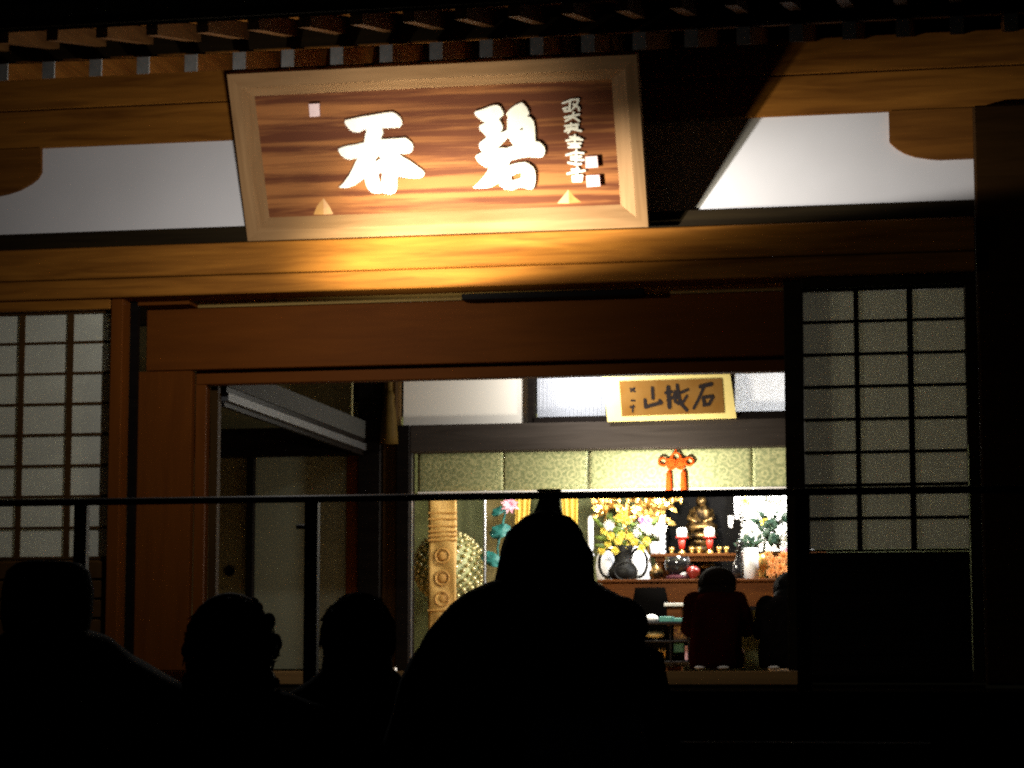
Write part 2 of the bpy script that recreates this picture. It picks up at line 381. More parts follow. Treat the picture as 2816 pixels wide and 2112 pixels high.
# shoji screens: frame, paper panes, crossing muntins, slatted lower panel
def shoji(xs, zs, label, mun, frame, lip, x0, x1, zb):
    vy = .012 if lip < .01 else .008
    S = obj('shoji_screen', box(box(B(x0, x1, 0, .035, zs[-1], zs[-1] + .012), x0, x1, .001, .034, zs[0] - .012, zs[0]), x1 - .004, x1, -.001, .036, zb, zs[-1] + .011), frame, T)
    S['label'] = label
    for a, b in zip(xs, xs[1:]):
        for c, d in zip(zs, zs[1:]): obj('paper_pane', B(a + .002, b - .002, .022, .026, c + .002, d - .002), PAPER, S)
    for x, hw in mun[0]: obj('muntin', B(x - hw, x + hw, vy, .0215, zs[0], zs[-1]), frame, S)
    for z in zs[1:-1]: obj('muntin', B(x0, x1, vy + .004, .0205, z - mun[1], z + mun[1]), frame, S)
    obj('back_board', B(x0, x1, .0305, .036, 1.40, zs[0] - .013), frame, S)
    n = 6
    for k in range(n):
        z1 = zs[0] - .014 - k * .101; z0 = z1 - .098
        if z0 < 1.40: break
        sl = bmesh.new(); v_ = [(-.012, z0), (-.012, z1 - lip), (.014, z1), (.030, z1), (.030, z0)]
        a = [sl.verts.new((x0, y, z)) for y, z in v_]; b = [sl.verts.new((x1, y, z)) for y, z in v_]
        sl.faces.new(a); sl.faces.new(b[::-1])
        for i in range(5): sl.faces.new((a[i], b[i], b[(i + 1) % 5], a[(i + 1) % 5]))
        obj('slat', sl, frame, S)
    return S
ZS = [2.053, 2.206, 2.370, 2.533, 2.697, 2.860, 3.022, 3.186, 3.338]
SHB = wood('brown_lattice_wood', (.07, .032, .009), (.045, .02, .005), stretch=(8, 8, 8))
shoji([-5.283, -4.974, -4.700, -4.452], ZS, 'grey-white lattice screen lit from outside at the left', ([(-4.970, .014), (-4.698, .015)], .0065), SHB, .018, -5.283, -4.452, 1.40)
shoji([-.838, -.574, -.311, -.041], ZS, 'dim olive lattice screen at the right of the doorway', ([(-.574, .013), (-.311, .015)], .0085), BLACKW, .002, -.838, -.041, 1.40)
part('stile', B(-4.451, -4.385, -.055, .06, 1.40, 3.401, .004), JAMBW)
part('stile', B(-4.3845, -4.345, .06, .1, 1.40, 3.40), BLACKW)
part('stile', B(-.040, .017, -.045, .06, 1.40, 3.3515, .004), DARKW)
# brown inner doorway: header board, jambs, lintel
part('door_jamb', B(-4.430, -4.085, .20, .26, 1.46, 3.045, .004), JAMBW)
part('door_header', B(-4.344, -.862, .2005, .2605, 3.049, 3.378, .004), HEADW)
part('door_lintel', B(-4.084, -.935, .2605, .34, 2.976, 3.09, .004), HEADW)
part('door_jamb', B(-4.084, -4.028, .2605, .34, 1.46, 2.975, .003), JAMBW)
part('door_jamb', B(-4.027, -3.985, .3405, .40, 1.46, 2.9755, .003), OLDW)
part('door_jamb', B(-.934, -.839, .02, .34, 1.46, 3.401, .004), DARKW)
part('header_cap', B(-4.344, -4.06, .06, .262, 3.381, 3.4005), HEADW)
part('header_ledge', B(-4.059, -.936, .20, .262, 3.381, 3.4225), wood('olive_ledge_wood', (.26, .17, .05), (.2, .12, .035)))
part('black_bar', B(-2.60, -1.65, .10, .19, 3.365, 3.398, .003), BLACKW)  # long plain black bar below the tie beam

# veranda and steps
part('veranda_deck', B(-8.5, 3.2, -2.2, -.13, 1.30, 1.375), DECKW)
part('veranda_fascia', B(-8.5, 3.2, -2.15, -2.08, 0.02, 1.299), DECKW)
part('threshold', B(-5.284, .017, -.129, .34, 1.30, 1.392), DECKW)
part('floor_step', B(-4.34, -.85, .36, .50, 1.376, 1.458, .004), FLOORW)
for k in range(6):
    part('stone_step', B(-5.2, -.2, -2.2 - .30 * (k + 1), -2.2 - .30 * k - .001, .002, 1.18 - .19 * k), STONE)
part('hall_floor', B(-8.4, 3.1, .502, 8.4, 1.40, 1.459), FLOORW)
# inner shell
part('side_wall', B(-8.5, -8.4, .081, 8.5, 1.40, 4.64), OLIVE)
part('side_wall', B(3.1, 3.2, .081, 8.5, 1.40, 4.64), OLIVE)
part('back_wall', B(-8.39, 3.09, 8.4, 8.5, 1.46, 4.64), OLIVE)
part('ceiling', B(-8.39, 3.09, .11, 8.39, 3.80, 3.86), DARKW)

# partition between the outer hall and the altar room (y = 3.5)
part('partition_wall', B(-8.39, -4.095, 3.52, 3.6, 2.88, 3.79), OLIVE)
part('lintel_rail', B(-8.39, -4.012, 3.44, 3.519, 2.879, 3.070, .004), BLACKW)
part('lintel_rail', B(-3.664, 3.09, 3.45, 3.60, 2.892, 3.071, .004), wood('grey_brown_lintel', (.042, .034, .029), (.025, .02, .017)))
part('partition_post', B(-4.011, -3.858, 3.42, 3.60, 1.46, 3.795, .006), BLACKW)
part('partition_post', B(-3.857, -3.752, 3.45, 3.58, 1.46, 3.795, .012), OLDW)
part('partition_post', B(-3.751, -3.665, 3.43, 3.60, 1.46, 3.0695, .004), BLACKW)
part('silver_edge_strip', B(-3.662, -3.655, 3.47, 3.49, 1.46, 2.885), SILVER)
part('transom_panel', B(-3.722, -2.878, 3.50, 3.52, 3.0715, 3.60), mat('transom_plaster', (.70, .66, .60), .9)).matrix_parent_inverse = WM[T.name].inverted()
part('transom_post', B(-2.877, -2.838, 3.46, 3.56, 3.0715, 3.795), BLACKW)
cb = bmesh.new()
for k in range(34):
    x = -2.82 + k * .0133; box(cb, x, x + .0115, 3.50 - (.004 if k % 2 else 0), 3.52, 3.112, 3.60)
c_ = part('ribbed_panel', cb, mat('pale_ribbed_paper', (.27, .285, .33), .8))
part('transom_sill', B(-2.837, -1.52, 3.45, 3.50, 3.0715, 3.108, .003), BLACKW)
part('transom_sill', B(-1.519, .3, 3.45, 3.50, 3.0715, 3.117, .003), BLACKW)
part('transom_post', B(-2.365, -1.53, 3.515, 3.56, 3.0715, 3.795), BLACKW)
part('transom_panel', B(-1.523, -1.178, 3.50, 3.506, 3.119, 3.60), mat('lit_transom_paper', (.85, .85, .86), .9, trans=.45))
part('transom_post', B(-1.177, -1.13, 3.46, 3.56, 3.1175, 3.795), BLACKW)
# sliding doors on the left
f1 = part('sliding_door', B(-5.6, -4.787, 3.50, 3.53, 1.475, 2.878), mat('dark_olive_paper', (.20, .18, .085), .9))
hd = bmesh.new(); lathe(hd, 0, 0, [(.036, 0), (.036, .008), (.026, .010), (.024, .004)], 20)
bmesh.ops.transform(hd, matrix=Matrix.Translation((-4.907, 3.498, 2.124)) @ Matrix.Rotation(R(90), 4, 'X'), verts=hd.verts)
obj('door_pull', hd, BLACKW, f1, True)
part('door_stile', B(-4.786, -4.735, 3.46, 3.54, 1.475, 2.878, .003), BLACKW)
part('sliding_door', B(-4.734, -4.101, 3.50, 3.53, 1.475, 2.878), FUS)
part('door_stile', B(-4.100, -4.012, 3.47, 3.54, 1.475, 2.878, .003), JAMBW)
# rail and strip of plaster that runs back from the doorway along the left
part('side_rail', B(-4.00, -3.952, .42, 3.43, 2.905, 2.948), mat('pale_grey_rail', (.032, .032, .034), .6))
part('side_rail', B(-4.00, -3.962, .42, 3.43, 2.949, 2.982), BLACKW)
part('side_rail', B(-4.00, -3.975, .42, 3.43, 2.875, 2.904), BLACKW)
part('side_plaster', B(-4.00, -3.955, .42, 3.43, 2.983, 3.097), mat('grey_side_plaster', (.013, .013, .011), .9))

# ================================================================ NAME BOARD
SW, SH = 2.093, .879
SG = root('name_board', 'large framed wooden name board with two white brushed characters, leaning out under the eave', 'sign', (-3.6878, -.12, 3.6726), (0.46036, 0, 0))
def rail(pa, pb, inner_a, inner_b, slope_a, slope_b, m, nm):
    """mitred frame rail: outer edge, flat face to the lip, slope down to the board"""
    bm = bmesh.new(); rows = []
    for o, i, s in ((pa, inner_a, slope_a), (pb, inner_b, slope_b)):
        rows.append([bm.verts.new(p) for p in ((o[0], .075, o[1]), (o[0], 0, o[1]), (i[0], 0, i[1]), (s[0], .046, s[1]), (s[0], .075, s[1]))])
    a, b = rows
    for k in range(5): bm.faces.new((a[k], b[k], b[(k + 1) % 5], a[(k + 1) % 5]))
    bm.faces.new(a); bm.faces.new(b[::-1])
    obj('frame_rail', bm, m, SG, local=True)
O_ = [(0, 0), (SW, 0), (SW, SH), (0, SH)]
I_ = [(.062, .054), (SW - .058, .054), (SW - .060, SH - .066), (.062, SH - .074)]
S_ = [(.126, .118), (SW - .148, .118), (SW - .148, SH - .132), (.126, SH - .134)]
for k, m in ((0, PALEW), (1, PALEWZ), (2, PALEW), (3, PALEWZ)):
    l = (k + 1) % 4; rail(O_[k], O_[l], I_[k], I_[l], S_[k], S_[l], m, k)
obj('board', B(.10, SW - .12, .041, .07, .10, SH - .11), BOARD, SG, local=True)
def letter(name, polys, label=None):
    me = outline(polys, .006, .004); me.transform(Matrix.Translation((0, .034, 0))); me.materials.append(GOLDW)
    o = link(name, me, SG, True)
    if label: o['label'] = label
C1 = [[(0.5814,0.6118),(0.6239,0.6189),(0.6696,0.627),(0.7342,0.6337),(0.7989,0.6419),(0.8309,0.6436),(0.8491,0.6349),(0.8693,0.615),(0.8782,0.5924),(0.8744,0.5704),(0.8604,0.5583),(0.8348,0.5578),(0.7711,0.559),(0.7719,0.5303),(0.7573,0.5038),(0.7846,0.5049),(0.8711,0.5069),(0.884,0.5089),(0.9019,0.496),(0.919,0.4762),(0.9225,0.4537),(0.9114,0.4318),(0.8944,0.4213),(0.8689,0.4224),(0.839,0.4268),(0.8611,0.4083),(0.8942,0.3877),(0.9327,0.3573),(0.9591,0.3337),(0.9677,0.3173),(0.9591,0.3016),(0.9389,0.2912),(0.9037,0.2916),(0.8689,0.2962),(0.8251,0.3069),(0.8202,0.2846),(0.8156,0.246),(0.8034,0.2206),(0.7801,0.2134),(0.7546,0.216),(0.7327,0.2227),(0.7097,0.2187),(0.6843,0.2236),(0.6637,0.2422),(0.6536,0.2685),(0.6494,0.3043),(0.6264,0.2858),(0.5885,0.2646),(0.555,0.2545),(0.5292,0.2555),(0.5086,0.2606),(0.5354,0.2829),(0.5687,0.3204),(0.5962,0.3645),(0.6237,0.4101),(0.6039,0.4061),(0.5873,0.4019),(0.5621,0.4078),(0.5386,0.4281),(0.5282,0.451),(0.5278,0.4623),(0.5466,0.4711),(0.5797,0.4793),(0.6252,0.4838),(0.6679,0.4916),(0.6749,0.5217),(0.6874,0.5546),(0.6747,0.5552),(0.6508,0.5419),(0.6221,0.5437),(0.601,0.5568),(0.5843,0.5798),(0.5765,0.5961)],[(0.7353,0.4167),(0.747,0.405),(0.7282,0.3945),(0.7099,0.3882)],[(0.7239,0.3174),(0.7343,0.3299),(0.7447,0.3247),(0.7376,0.2878),(0.7298,0.272)]]
C2 = [[(1.2512,0.6183),(1.2589,0.628),(1.2898,0.6351),(1.3245,0.647),(1.3521,0.6548),(1.3739,0.6555),(1.3882,0.6458),(1.3967,0.6286),(1.4026,0.6115),(1.4001,0.5982),(1.3756,0.579),(1.3848,0.5685),(1.3914,0.5479),(1.3926,0.5344),(1.3877,0.5244),(1.3715,0.5123),(1.3938,0.5174),(1.4113,0.5251),(1.4125,0.547),(1.4192,0.5973),(1.4119,0.6027),(1.4301,0.6271),(1.4587,0.6477),(1.4829,0.6566),(1.4974,0.6627),(1.5094,0.6538),(1.5243,0.633),(1.5324,0.6091),(1.5307,0.5974),(1.5224,0.59),(1.5371,0.5854),(1.5521,0.5645),(1.5556,0.534),(1.5549,0.4969),(1.5526,0.4608),(1.5701,0.4584),(1.5858,0.4449),(1.5961,0.4275),(1.5991,0.4104),(1.5931,0.3903),(1.5818,0.3755),(1.5665,0.3727),(1.5365,0.3757),(1.4963,0.378),(1.4554,0.3722),(1.4159,0.3636),(1.4019,0.3386),(1.4332,0.3492),(1.4605,0.3532),(1.4894,0.3555),(1.5103,0.3444),(1.5292,0.3283),(1.5376,0.3075),(1.5387,0.2801),(1.5342,0.246),(1.5255,0.2224),(1.5144,0.2108),(1.4958,0.2108),(1.4763,0.2191),(1.4496,0.2236),(1.4323,0.2191),(1.4197,0.211),(1.401,0.21),(1.3712,0.2181),(1.349,0.2361),(1.3412,0.2519),(1.3256,0.2405),(1.2973,0.2278),(1.2631,0.2257),(1.2325,0.2262),(1.2075,0.2313),(1.2388,0.2577),(1.2687,0.2874),(1.2877,0.3107),(1.3015,0.3324),(1.2799,0.3367),(1.2545,0.3565),(1.2395,0.3777),(1.2357,0.3915),(1.2452,0.403),(1.2731,0.4121),(1.263,0.4313),(1.2591,0.4519),(1.2661,0.4652),(1.302,0.4891),(1.298,0.5012),(1.2763,0.5225),(1.2671,0.5398),(1.2723,0.5531),(1.3021,0.5654),(1.2781,0.5799),(1.258,0.5994)],[(1.4138,0.4844),(1.4298,0.4474),(1.4411,0.4415),(1.3982,0.4317),(1.3782,0.435),(1.3542,0.4309),(1.3815,0.4535)],[(1.4112,0.2817),(1.4387,0.2943),(1.4656,0.3015),(1.464,0.2824),(1.4569,0.2703),(1.4115,0.2612)],[(1.4769,0.5233),(1.4863,0.531),(1.4954,0.5272),(1.4875,0.5208)]]
letter('character', C1); letter('character', C2)
SMALL = [[[(1.7039,0.6461),(1.7468,0.6604)],[(1.7039,0.6174),(1.7223,0.6228)],[(1.7091,0.6053),(1.7428,0.6075)],[(1.7422,0.6599),(1.7328,0.6073)],[(1.7525,0.662),(1.784,0.6612),(1.7746,0.6398),(1.7511,0.6159)],[(1.756,0.6391),(1.7809,0.6208),(1.7824,0.6076)]],
 [[(1.7082,0.5734),(1.7406,0.5795),(1.7813,0.5849)],[(1.7543,0.597),(1.7456,0.5724),(1.7114,0.5551)],[(1.7519,0.5736),(1.7788,0.5527)]],
 [[(1.7063,0.5296),(1.7728,0.5351)],[(1.7377,0.5414),(1.7347,0.5196),(1.7037,0.5036)],[(1.7124,0.5168),(1.7669,0.5182)],[(1.7185,0.4951),(1.7356,0.5148),(1.7842,0.5011)],[(1.7651,0.5355),(1.7669,0.5182)]],
 [[(1.7066,0.4541),(1.747,0.4609),(1.7876,0.456)],[(1.7516,0.4805),(1.7477,0.4372)],[(1.7268,0.4727),(1.7722,0.4661)],[(1.7148,0.4392),(1.7778,0.4375)],[(1.7152,0.4203),(1.7718,0.4188)],[(1.7291,0.4301),(1.7662,0.427)]],
 [[(1.7009,0.3807),(1.748,0.393),(1.788,0.3866)],[(1.7536,0.4048),(1.7487,0.3693)],[(1.7244,0.3703),(1.7743,0.3704)],[(1.7081,0.3408),(1.7464,0.3313),(1.7714,0.3319)],[(1.7235,0.3576),(1.7847,0.352)],[(1.7495,0.3724),(1.7457,0.3298)]],
 [[(1.6997,0.2846),(1.7434,0.2918),(1.7868,0.297)],[(1.752,0.3153),(1.7455,0.2663)],[(1.7231,0.3047),(1.7584,0.3045)],[(1.7244,0.2687),(1.7725,0.2722)],[(1.7248,0.2448),(1.7653,0.2438)],[(1.7244,0.2687),(1.7257,0.2448)],[(1.7725,0.2722),(1.766,0.2438)],[(1.7266,0.2559),(1.7682,0.2574)]]]
for ch in SMALL:
    bm = bmesh.new()
    for st in ch: stroke(bm, st, .0056, .030, .0415)
    obj('small_character', bm, GOLDW, SG, local=True)
for q in ([[(0.4033,0.7026),(0.4582,0.7032),(0.4538,0.6369),(0.4007,0.6352)],[(1.7973,0.3702),(1.8574,0.3718),(1.8581,0.3128),(1.7949,0.3113)],[(1.794,0.2726),(1.8612,0.274),(1.862,0.2157),(1.7936,0.2132)]]):
    obj('seal_block', prism(bmesh.new(), q, .022, .0415), SEALM, SG, local=True)
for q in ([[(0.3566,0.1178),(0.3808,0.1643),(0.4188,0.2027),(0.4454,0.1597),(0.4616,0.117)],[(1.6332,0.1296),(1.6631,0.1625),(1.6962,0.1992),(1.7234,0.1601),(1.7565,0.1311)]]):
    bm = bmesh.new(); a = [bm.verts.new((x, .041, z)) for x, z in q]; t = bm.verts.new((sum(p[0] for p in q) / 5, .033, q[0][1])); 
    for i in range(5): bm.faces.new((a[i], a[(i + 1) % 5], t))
    bm.faces.new(a[::-1]); obj('glow_wedge', bm, GLOWOCHRE, SG, local=True)  # scallops of light at the board's foot, shaped as low wedges

# ================================================================ RAILING ON THE VERANDA
RL = root('railing', 'black rail on slim posts running along the front of the veranda', 'railing', (-2.6, -2, 1.375))
obj('top_rail', tube(bmesh.new(), [(-8.2, -2, 2.19), (2.8, -2, 2.19)], .0155, 12), METAL, RL, True)
pm = finish(B(-.029, .029, -2.02, -1.98, 1.376, 2.176), METAL)
for k in range(-4, 7):
    link('post', pm, RL, loc=(-3.841 + 1.045 * k - (.004 if k else 0), 0, 0))
bk = bmesh.new(); box(bk, -1.816, -1.723, -2.03, -1.97, 2.206, 2.216)
prism(bk, [(-1.81, 2.174), (-1.735, 2.174), (-1.715, 2.11), (-1.835, 2.11)], -2.018, -1.982); obj('post_cap', bk, METAL, RL)
obj('hook', tube(bmesh.new(), [(-2.80, -2, 2.071), (-2.87, -2, 2.071)], .010, 8), METAL, RL, True)

# ================================================================ TRANSOM SCROLL  (three brushed characters)
TS = root('framed_calligraphy', 'tan calligraphy in a yellow mount hung above the altar curtain', 'calligraphy', (-1.95, 3.44, 3.08))
obj('mount', prism(bmesh.new(), [(-2.344, 3.066), (-1.509, 3.073), (-1.555, 3.42), (-2.385, 3.42)], 3.425, 3.445), YMOUNT, TS)
obj('paper', prism(bmesh.new(), [(-2.251, 3.099), (-1.585, 3.107), (-1.598, 3.331), (-2.268, 3.329)], 3.4215, 3.4245), TANP, TS)
GL = {'mountain_character': [[(-2.0501,3.2774),(-2.047,3.2103),0.0086],[(-2.0983,3.2008),(-2.0951,3.1584),0.0086],[(-2.0951,3.1548),(-2.0456,3.1679),(-1.9926,3.1809),0.0086],[(-2.003,3.1952),(-1.9926,3.1774),0.0078]],
 'castle_character': [[(-1.9478,3.2787),(-1.9399,3.1516),0.0107],[(-1.9639,3.2437),(-1.9251,3.2499),0.0078],[(-1.9502,3.1941),(-1.9219,3.2111),0.0078],[(-1.8895,3.2915),(-1.8762,3.2031),(-1.8555,3.1604),(-1.8276,3.1282),0.0083],[(-1.9112,3.2285),(-1.8618,3.245),(-1.8195,3.2617),0.0066],[(-1.904,3.2495),(-1.9027,3.186),(-1.88,3.1715),0.0078],[(-1.8268,3.2196),(-1.8625,3.1641),0.0066],[(-1.8972,3.2106),(-1.8726,3.2136),0.0069]],
 'stone_character': [[(-1.7386,3.2793),(-1.7034,3.2873),(-1.6684,3.2935),0.01],[(-1.7176,3.2735),(-1.7498,3.2004),(-1.7819,3.1413),0.008],[(-1.7217,3.2068),(-1.7134,3.1609),0.008],[(-1.7182,3.2085),(-1.6621,3.2161),0.0076],[(-1.6587,3.209),(-1.6836,3.1638),(-1.7169,3.1593),0.008]],
 'signature_mark': [[(-2.1935,3.2771),(-2.1652,3.2588),0.0048],[(-2.1686,3.2801),(-2.19,3.2593),0.0048],[(-2.1868,3.1991),(-2.1656,3.1987),0.0043],[(-2.1942,3.1569),(-2.1693,3.1599),0.0043],[(-2.1764,3.1671),(-2.1802,3.1248),0.0043]]}
for nm, sts in GL.items():
    bm = bmesh.new()
    for st in sts: stroke(bm, st[:-1], st[-1] * 1.3, 3.4195, 3.4217)
    obj(nm.split('_')[0] + '_mark' if nm.startswith('sig') else 'brush_character', bm, INK, TS)

# ================================================================ ALTAR CURTAIN AND HANGINGS
CV = root('brocade_curtain', 'gold and green brocade valance hanging across the top of the altar', 'curtain', (-2.5, 3.62, 2.9))
edges = [-3.653, -3.075, -2.505, -1.425, -.80, -.2]
for k, (a, b) in enumerate(zip(edges, edges[1:])):
    ph = random.random() * 6
    bm = sheet(bmesh.new(), lambda u, v_: (a + (b - a) * u, 3.62 + .006 * (2 * u - 1) ** 8 + .010 * math.sin(9 * u * (b - a) + ph) * (1 - v_ * .6), 2.643 + .27 * v_), 30, 6)
    p_ = obj('valance_panel', thick(bm, .004), BROC, CV, True)
    obj('fringe', B(a + .004, b - .004, 3.612, 3.628, 2.628, 2.642), WHITEC, p_)
KN = root('decorative_knot', 'orange cord knot with loops and two tassels on the brocade valance', 'ornament', (-1.919, 3.585, 2.80))
kx = -1.921
def loop(cx, cz, rx, rz, a0=0): return [(cx + rx * math.cos(R(a0 + t)), 3.585 + .004 * math.sin(R(3 * t)), cz + rz * math.sin(R(a0 + t))) for t in range(0, 361, 20)]
kb = bmesh.new()
tube(kb, [(kx, 3.585, 2.90), (kx, 3.585, 2.862)], .006)
for cx, cz, rx, rz in ((kx, 2.835, .030, .035), (kx - .085, 2.812, .028, .024), (kx + .085, 2.812, .028, .024), (kx - .033, 2.808, .028, .022), (kx + .033, 2.808, .028, .022), (kx - .028, 2.785, .024, .018), (kx + .028, 2.785, .024, .018)):
    tube(kb, loop(cx, cz, rx, rz), .0085, 7)
obj('cord', kb, ORANGE, KN, True)
ell(kb := bmesh.new(), (kx - .032, 3.583, 2.80), (.026, .010, .024)); ell(kb, (kx + .032, 3.583, 2.80), (.026, .010, .024)); obj('knot_body', kb, ORANGE, KN, True)
for sx in (-1, 1):
    tb = bmesh.new(); tube(tb, [(kx + sx * .040, 3.585, 2.775), (kx + sx * .047, 3.585, 2.752)], .005); lathe(tb, kx + sx * .048, 3.585, [(.022, 2.60), (.021, 2.66), (.017, 2.735), (.008, 2.755)], 12)
    obj('tassel', tb, ORANGE, KN, True)
TP = root('hanging_tassel', 'gold tassel hanging down the orange-brown post left of the altar', 'tassel', (-3.80, 3.42, 3.1))
tb = bmesh.new(); tube(tb, [(-3.80, 3.42, 3.6), (-3.80, 3.42, 3.25)], .022); lathe(tb, -3.80, 3.42, [(.062, 2.945), (.058, 3.02), (.045, 3.16), (.032, 3.24), (.038, 3.26), (.022, 3.30)], 18)
obj('cord', tb, wood('tassel_gold', (.07, .042, .009), (.04, .024, .006), stretch=(30, 30, 1)), TP, True)

BK = tag(obj('altar_backdrop', thick(sheet(bmesh.new(), lambda u, v_: (-4.4 + 4.4 * u, 5.6 + .02 * math.sin(40 * u), 1.46 + 1.9 * v_), 60, 4), .01), BROCD), 'olive green patterned cloth hanging behind the altar', 'hanging cloth')
TH = tag(obj('wall_hanging', B(-3.517, -3.284, 5.2, 5.21, 1.9, 2.85), TANWALL), 'tan cloth hanging behind the teal lotus', 'hanging cloth')

GBOSS = brocade('gold_embroidery', (.50, .26, .06), (.66, .38, .11), (.40, .20, .05), 60)
GB = root('gold_banner', 'long gold embroidered banner with stacked roundels hanging before the beaded globe', 'banner', (-3.671, 4.5, 1.6))
bx0, bx1 = -3.776, -3.577
def bz(y): return 2.60 - (y - 1085) * .00309
bm = sheet(bmesh.new(), lambda u, v_: (bx0 + (bx1 - bx0) * u, 4.5 + .008 * math.sin(6 * u + 11 * v_), bz(1390) + (2.72 - bz(1390)) * v_), 10, 40)
obj('cloth', thick(bm, .006), GBAN, GB, True)
bcx = (bx0 + bx1) / 2
for y in (1195, 1245, 1292):
    rr = bmesh.new(); bmesh.ops.create_cone(rr, cap_ends=True, segments=20, radius1=.036, radius2=.026, depth=.008, matrix=Matrix.Translation((bcx, 4.491, bz(y))) @ Matrix.Rotation(R(90), 4, 'X'))
    tube(rr, [(bcx + .050 * math.cos(R(t)), 4.486, bz(y) + .05 * math.sin(R(t))) for t in range(0, 361, 24)], .006, 6)
    obj('roundel', rr, GBOSS, GB, True)
for y in (1098, 1112, 1128, 1140, 1150, 1160, 1318):
    obj('band', B(bx0 - .004, bx1 + .004, 4.482, 4.505, bz(y) - .006, bz(y) + .006, .003), GBOSS, GB)
GG = root('beaded_globe', 'round openwork globe of gold beads behind the long gold banner', 'ornament', (-3.696, 4.8, 2.0))
gx, gz, gr = -3.696, 2.194, .25
ball = finish(ell(bmesh.new(), (0, 0, 0), (.0165, .0165, .0165), 8, 6), mat('pale_gold_bead', (.80, .70, .36), .3, metal=.5), True)
obj('core', ell(bmesh.new(), (gx, 4.8, gz), (gr - .02, gr - .02, gr - .02), 20, 14), BROC, GG, True)
nb = 260
for i in range(nb):
    t = math.acos(1 - 2 * (i + .5) / nb); p = math.pi * (1 + 5 ** .5) * i
    q = Vector((math.sin(t) * math.cos(p), math.sin(t) * math.sin(p), math.cos(t)))
    if q.y > .35: continue
    link('bead', ball, GG, loc=(gx + gr * q.x, 4.8 + gr * q.y, gz + gr * q.z))
tag(obj('silver_pole', tube(bmesh.new(), [(-3.356, 4.4, 1.46), (-3.356, 4.4, 2.86)], .011, 10), SILVER), 'slim silver pole between gold banner and teal lotus', 'pole')

# flowers and leaves -------------------------------------------------------
def leaf(bm, c, l, w_, ang, tilt=.3, yaw=None):
    yaw = random.uniform(-.7, .7) if yaw is None else yaw
    M = Matrix.Translation(c) @ Matrix.Rotation(yaw, 4, 'Z') @ Matrix.Rotation(ang, 4, 'Y') @ Matrix.Rotation(tilt, 4, 'X')
    pr = [(0, 0, 0), (w_ * .5, -.1 * l, l * .35), (w_ * .38, -.12 * l, l * .7), (0, -.02 * l, l), (-w_ * .38, -.12 * l, l * .7), (-w_ * .5, -.1 * l, l * .35)]
    o = [bm.verts.new(M @ Vector(p)) for p in pr]; mid = bm.verts.new(M @ Vector((0, -.18 * l, l * .5)))
    for i in range(6): bm.faces.new((o[i], o[(i + 1) % 6], mid))
def bloom(bm, c, r, n=16, layers=3):
    for k in range(layers):
        for i in range(n):
            a = 2 * math.pi * (i + k * .5) / n; leaf(bm, Vector(c) + Vector((0, -.01 * k, 0)), r * (1 - .22 * k), r * .34, a, .25 + .35 * k, random.uniform(-.25, .25))
LT = root('lotus_ornament', 'teal lotus leaves with a pink flower on a stem beside the silver pole', 'lotus', (-3.308, 4.7, 1.5))
bm = bmesh.new(); tube(bm, [(-3.291, 4.7, 1.5), (-3.325, 4.7, 2.333), (-3.258, 4.69, 2.610)], .008); obj('stem', bm, TEAL, LT, True)
for (x, z), r, t in (((-3.291, 2.434), .075, .3), ((-3.354, 2.240), .08, -.4), ((-3.305, 2.574), .05, .5), ((-3.199, 2.346), .05, .1)):
    bm = bmesh.new(); ns = 14; c = bm.verts.new((x, 4.64, z - .01)); ring = [bm.verts.new((x + r * (1 + .12 * math.sin(3 * i)) * math.cos(2 * math.pi * i / ns), 4.62 + .03 * math.sin(2.1 * i), z + r * .72 * math.sin(2 * math.pi * i / ns + t))) for i in range(ns)]
    for i in range(ns): bm.faces.new((c, ring[i], ring[(i + 1) % ns]))
    obj('leaf', thick(bm, .003), TEAL, LT, True)
bm = bmesh.new(); bloom(bm, (-3.212, 4.6, 2.619), .075, 9, 2); obj('flower', bm, PINK, LT)
# yellow drapes
for k, (xa, xb, xc, xd) in enumerate(((1112, 1152, 1112, 1138), (1212, 1256, 1228, 1252))):
    X0, X1, X2, X3 = [(-3.201 + (v_ - 1115) * .00317) for v_ in (xa, xb, xc, xd)]
    bm = sheet(bmesh.new(), lambda u, v_: ((X2 + (X3 - X2) * u) * (1 - v_) + (X0 + (X1 - X0) * u) * v_, 4.75 + .012 * math.sin(18 * u), 2.25 + .6 * v_), 18, 8)
    o = tag(obj('altar_drape', thick(bm, .004), YCLOTH, None, True), ('yellow silk drape beside the teal lotus, tied back', 'yellow silk drape just right of the hooded head, before the flowers')[k], 'drape', 'yellow drapes')
    obj('tie', B(min(X2, X3) - .004, max(X2, X3) + .004, 4.73, 4.775, 2.36, 2.375), GOLD, o)

def vase(name, label, x, y, prof, m, cat='vase', group=None):
    r_ = root(name, label, cat, (x, y, prof[0][1]), group=group); obj('vessel', lathe(bmesh.new(), x, y, prof, 24), m, r_, True); return r_
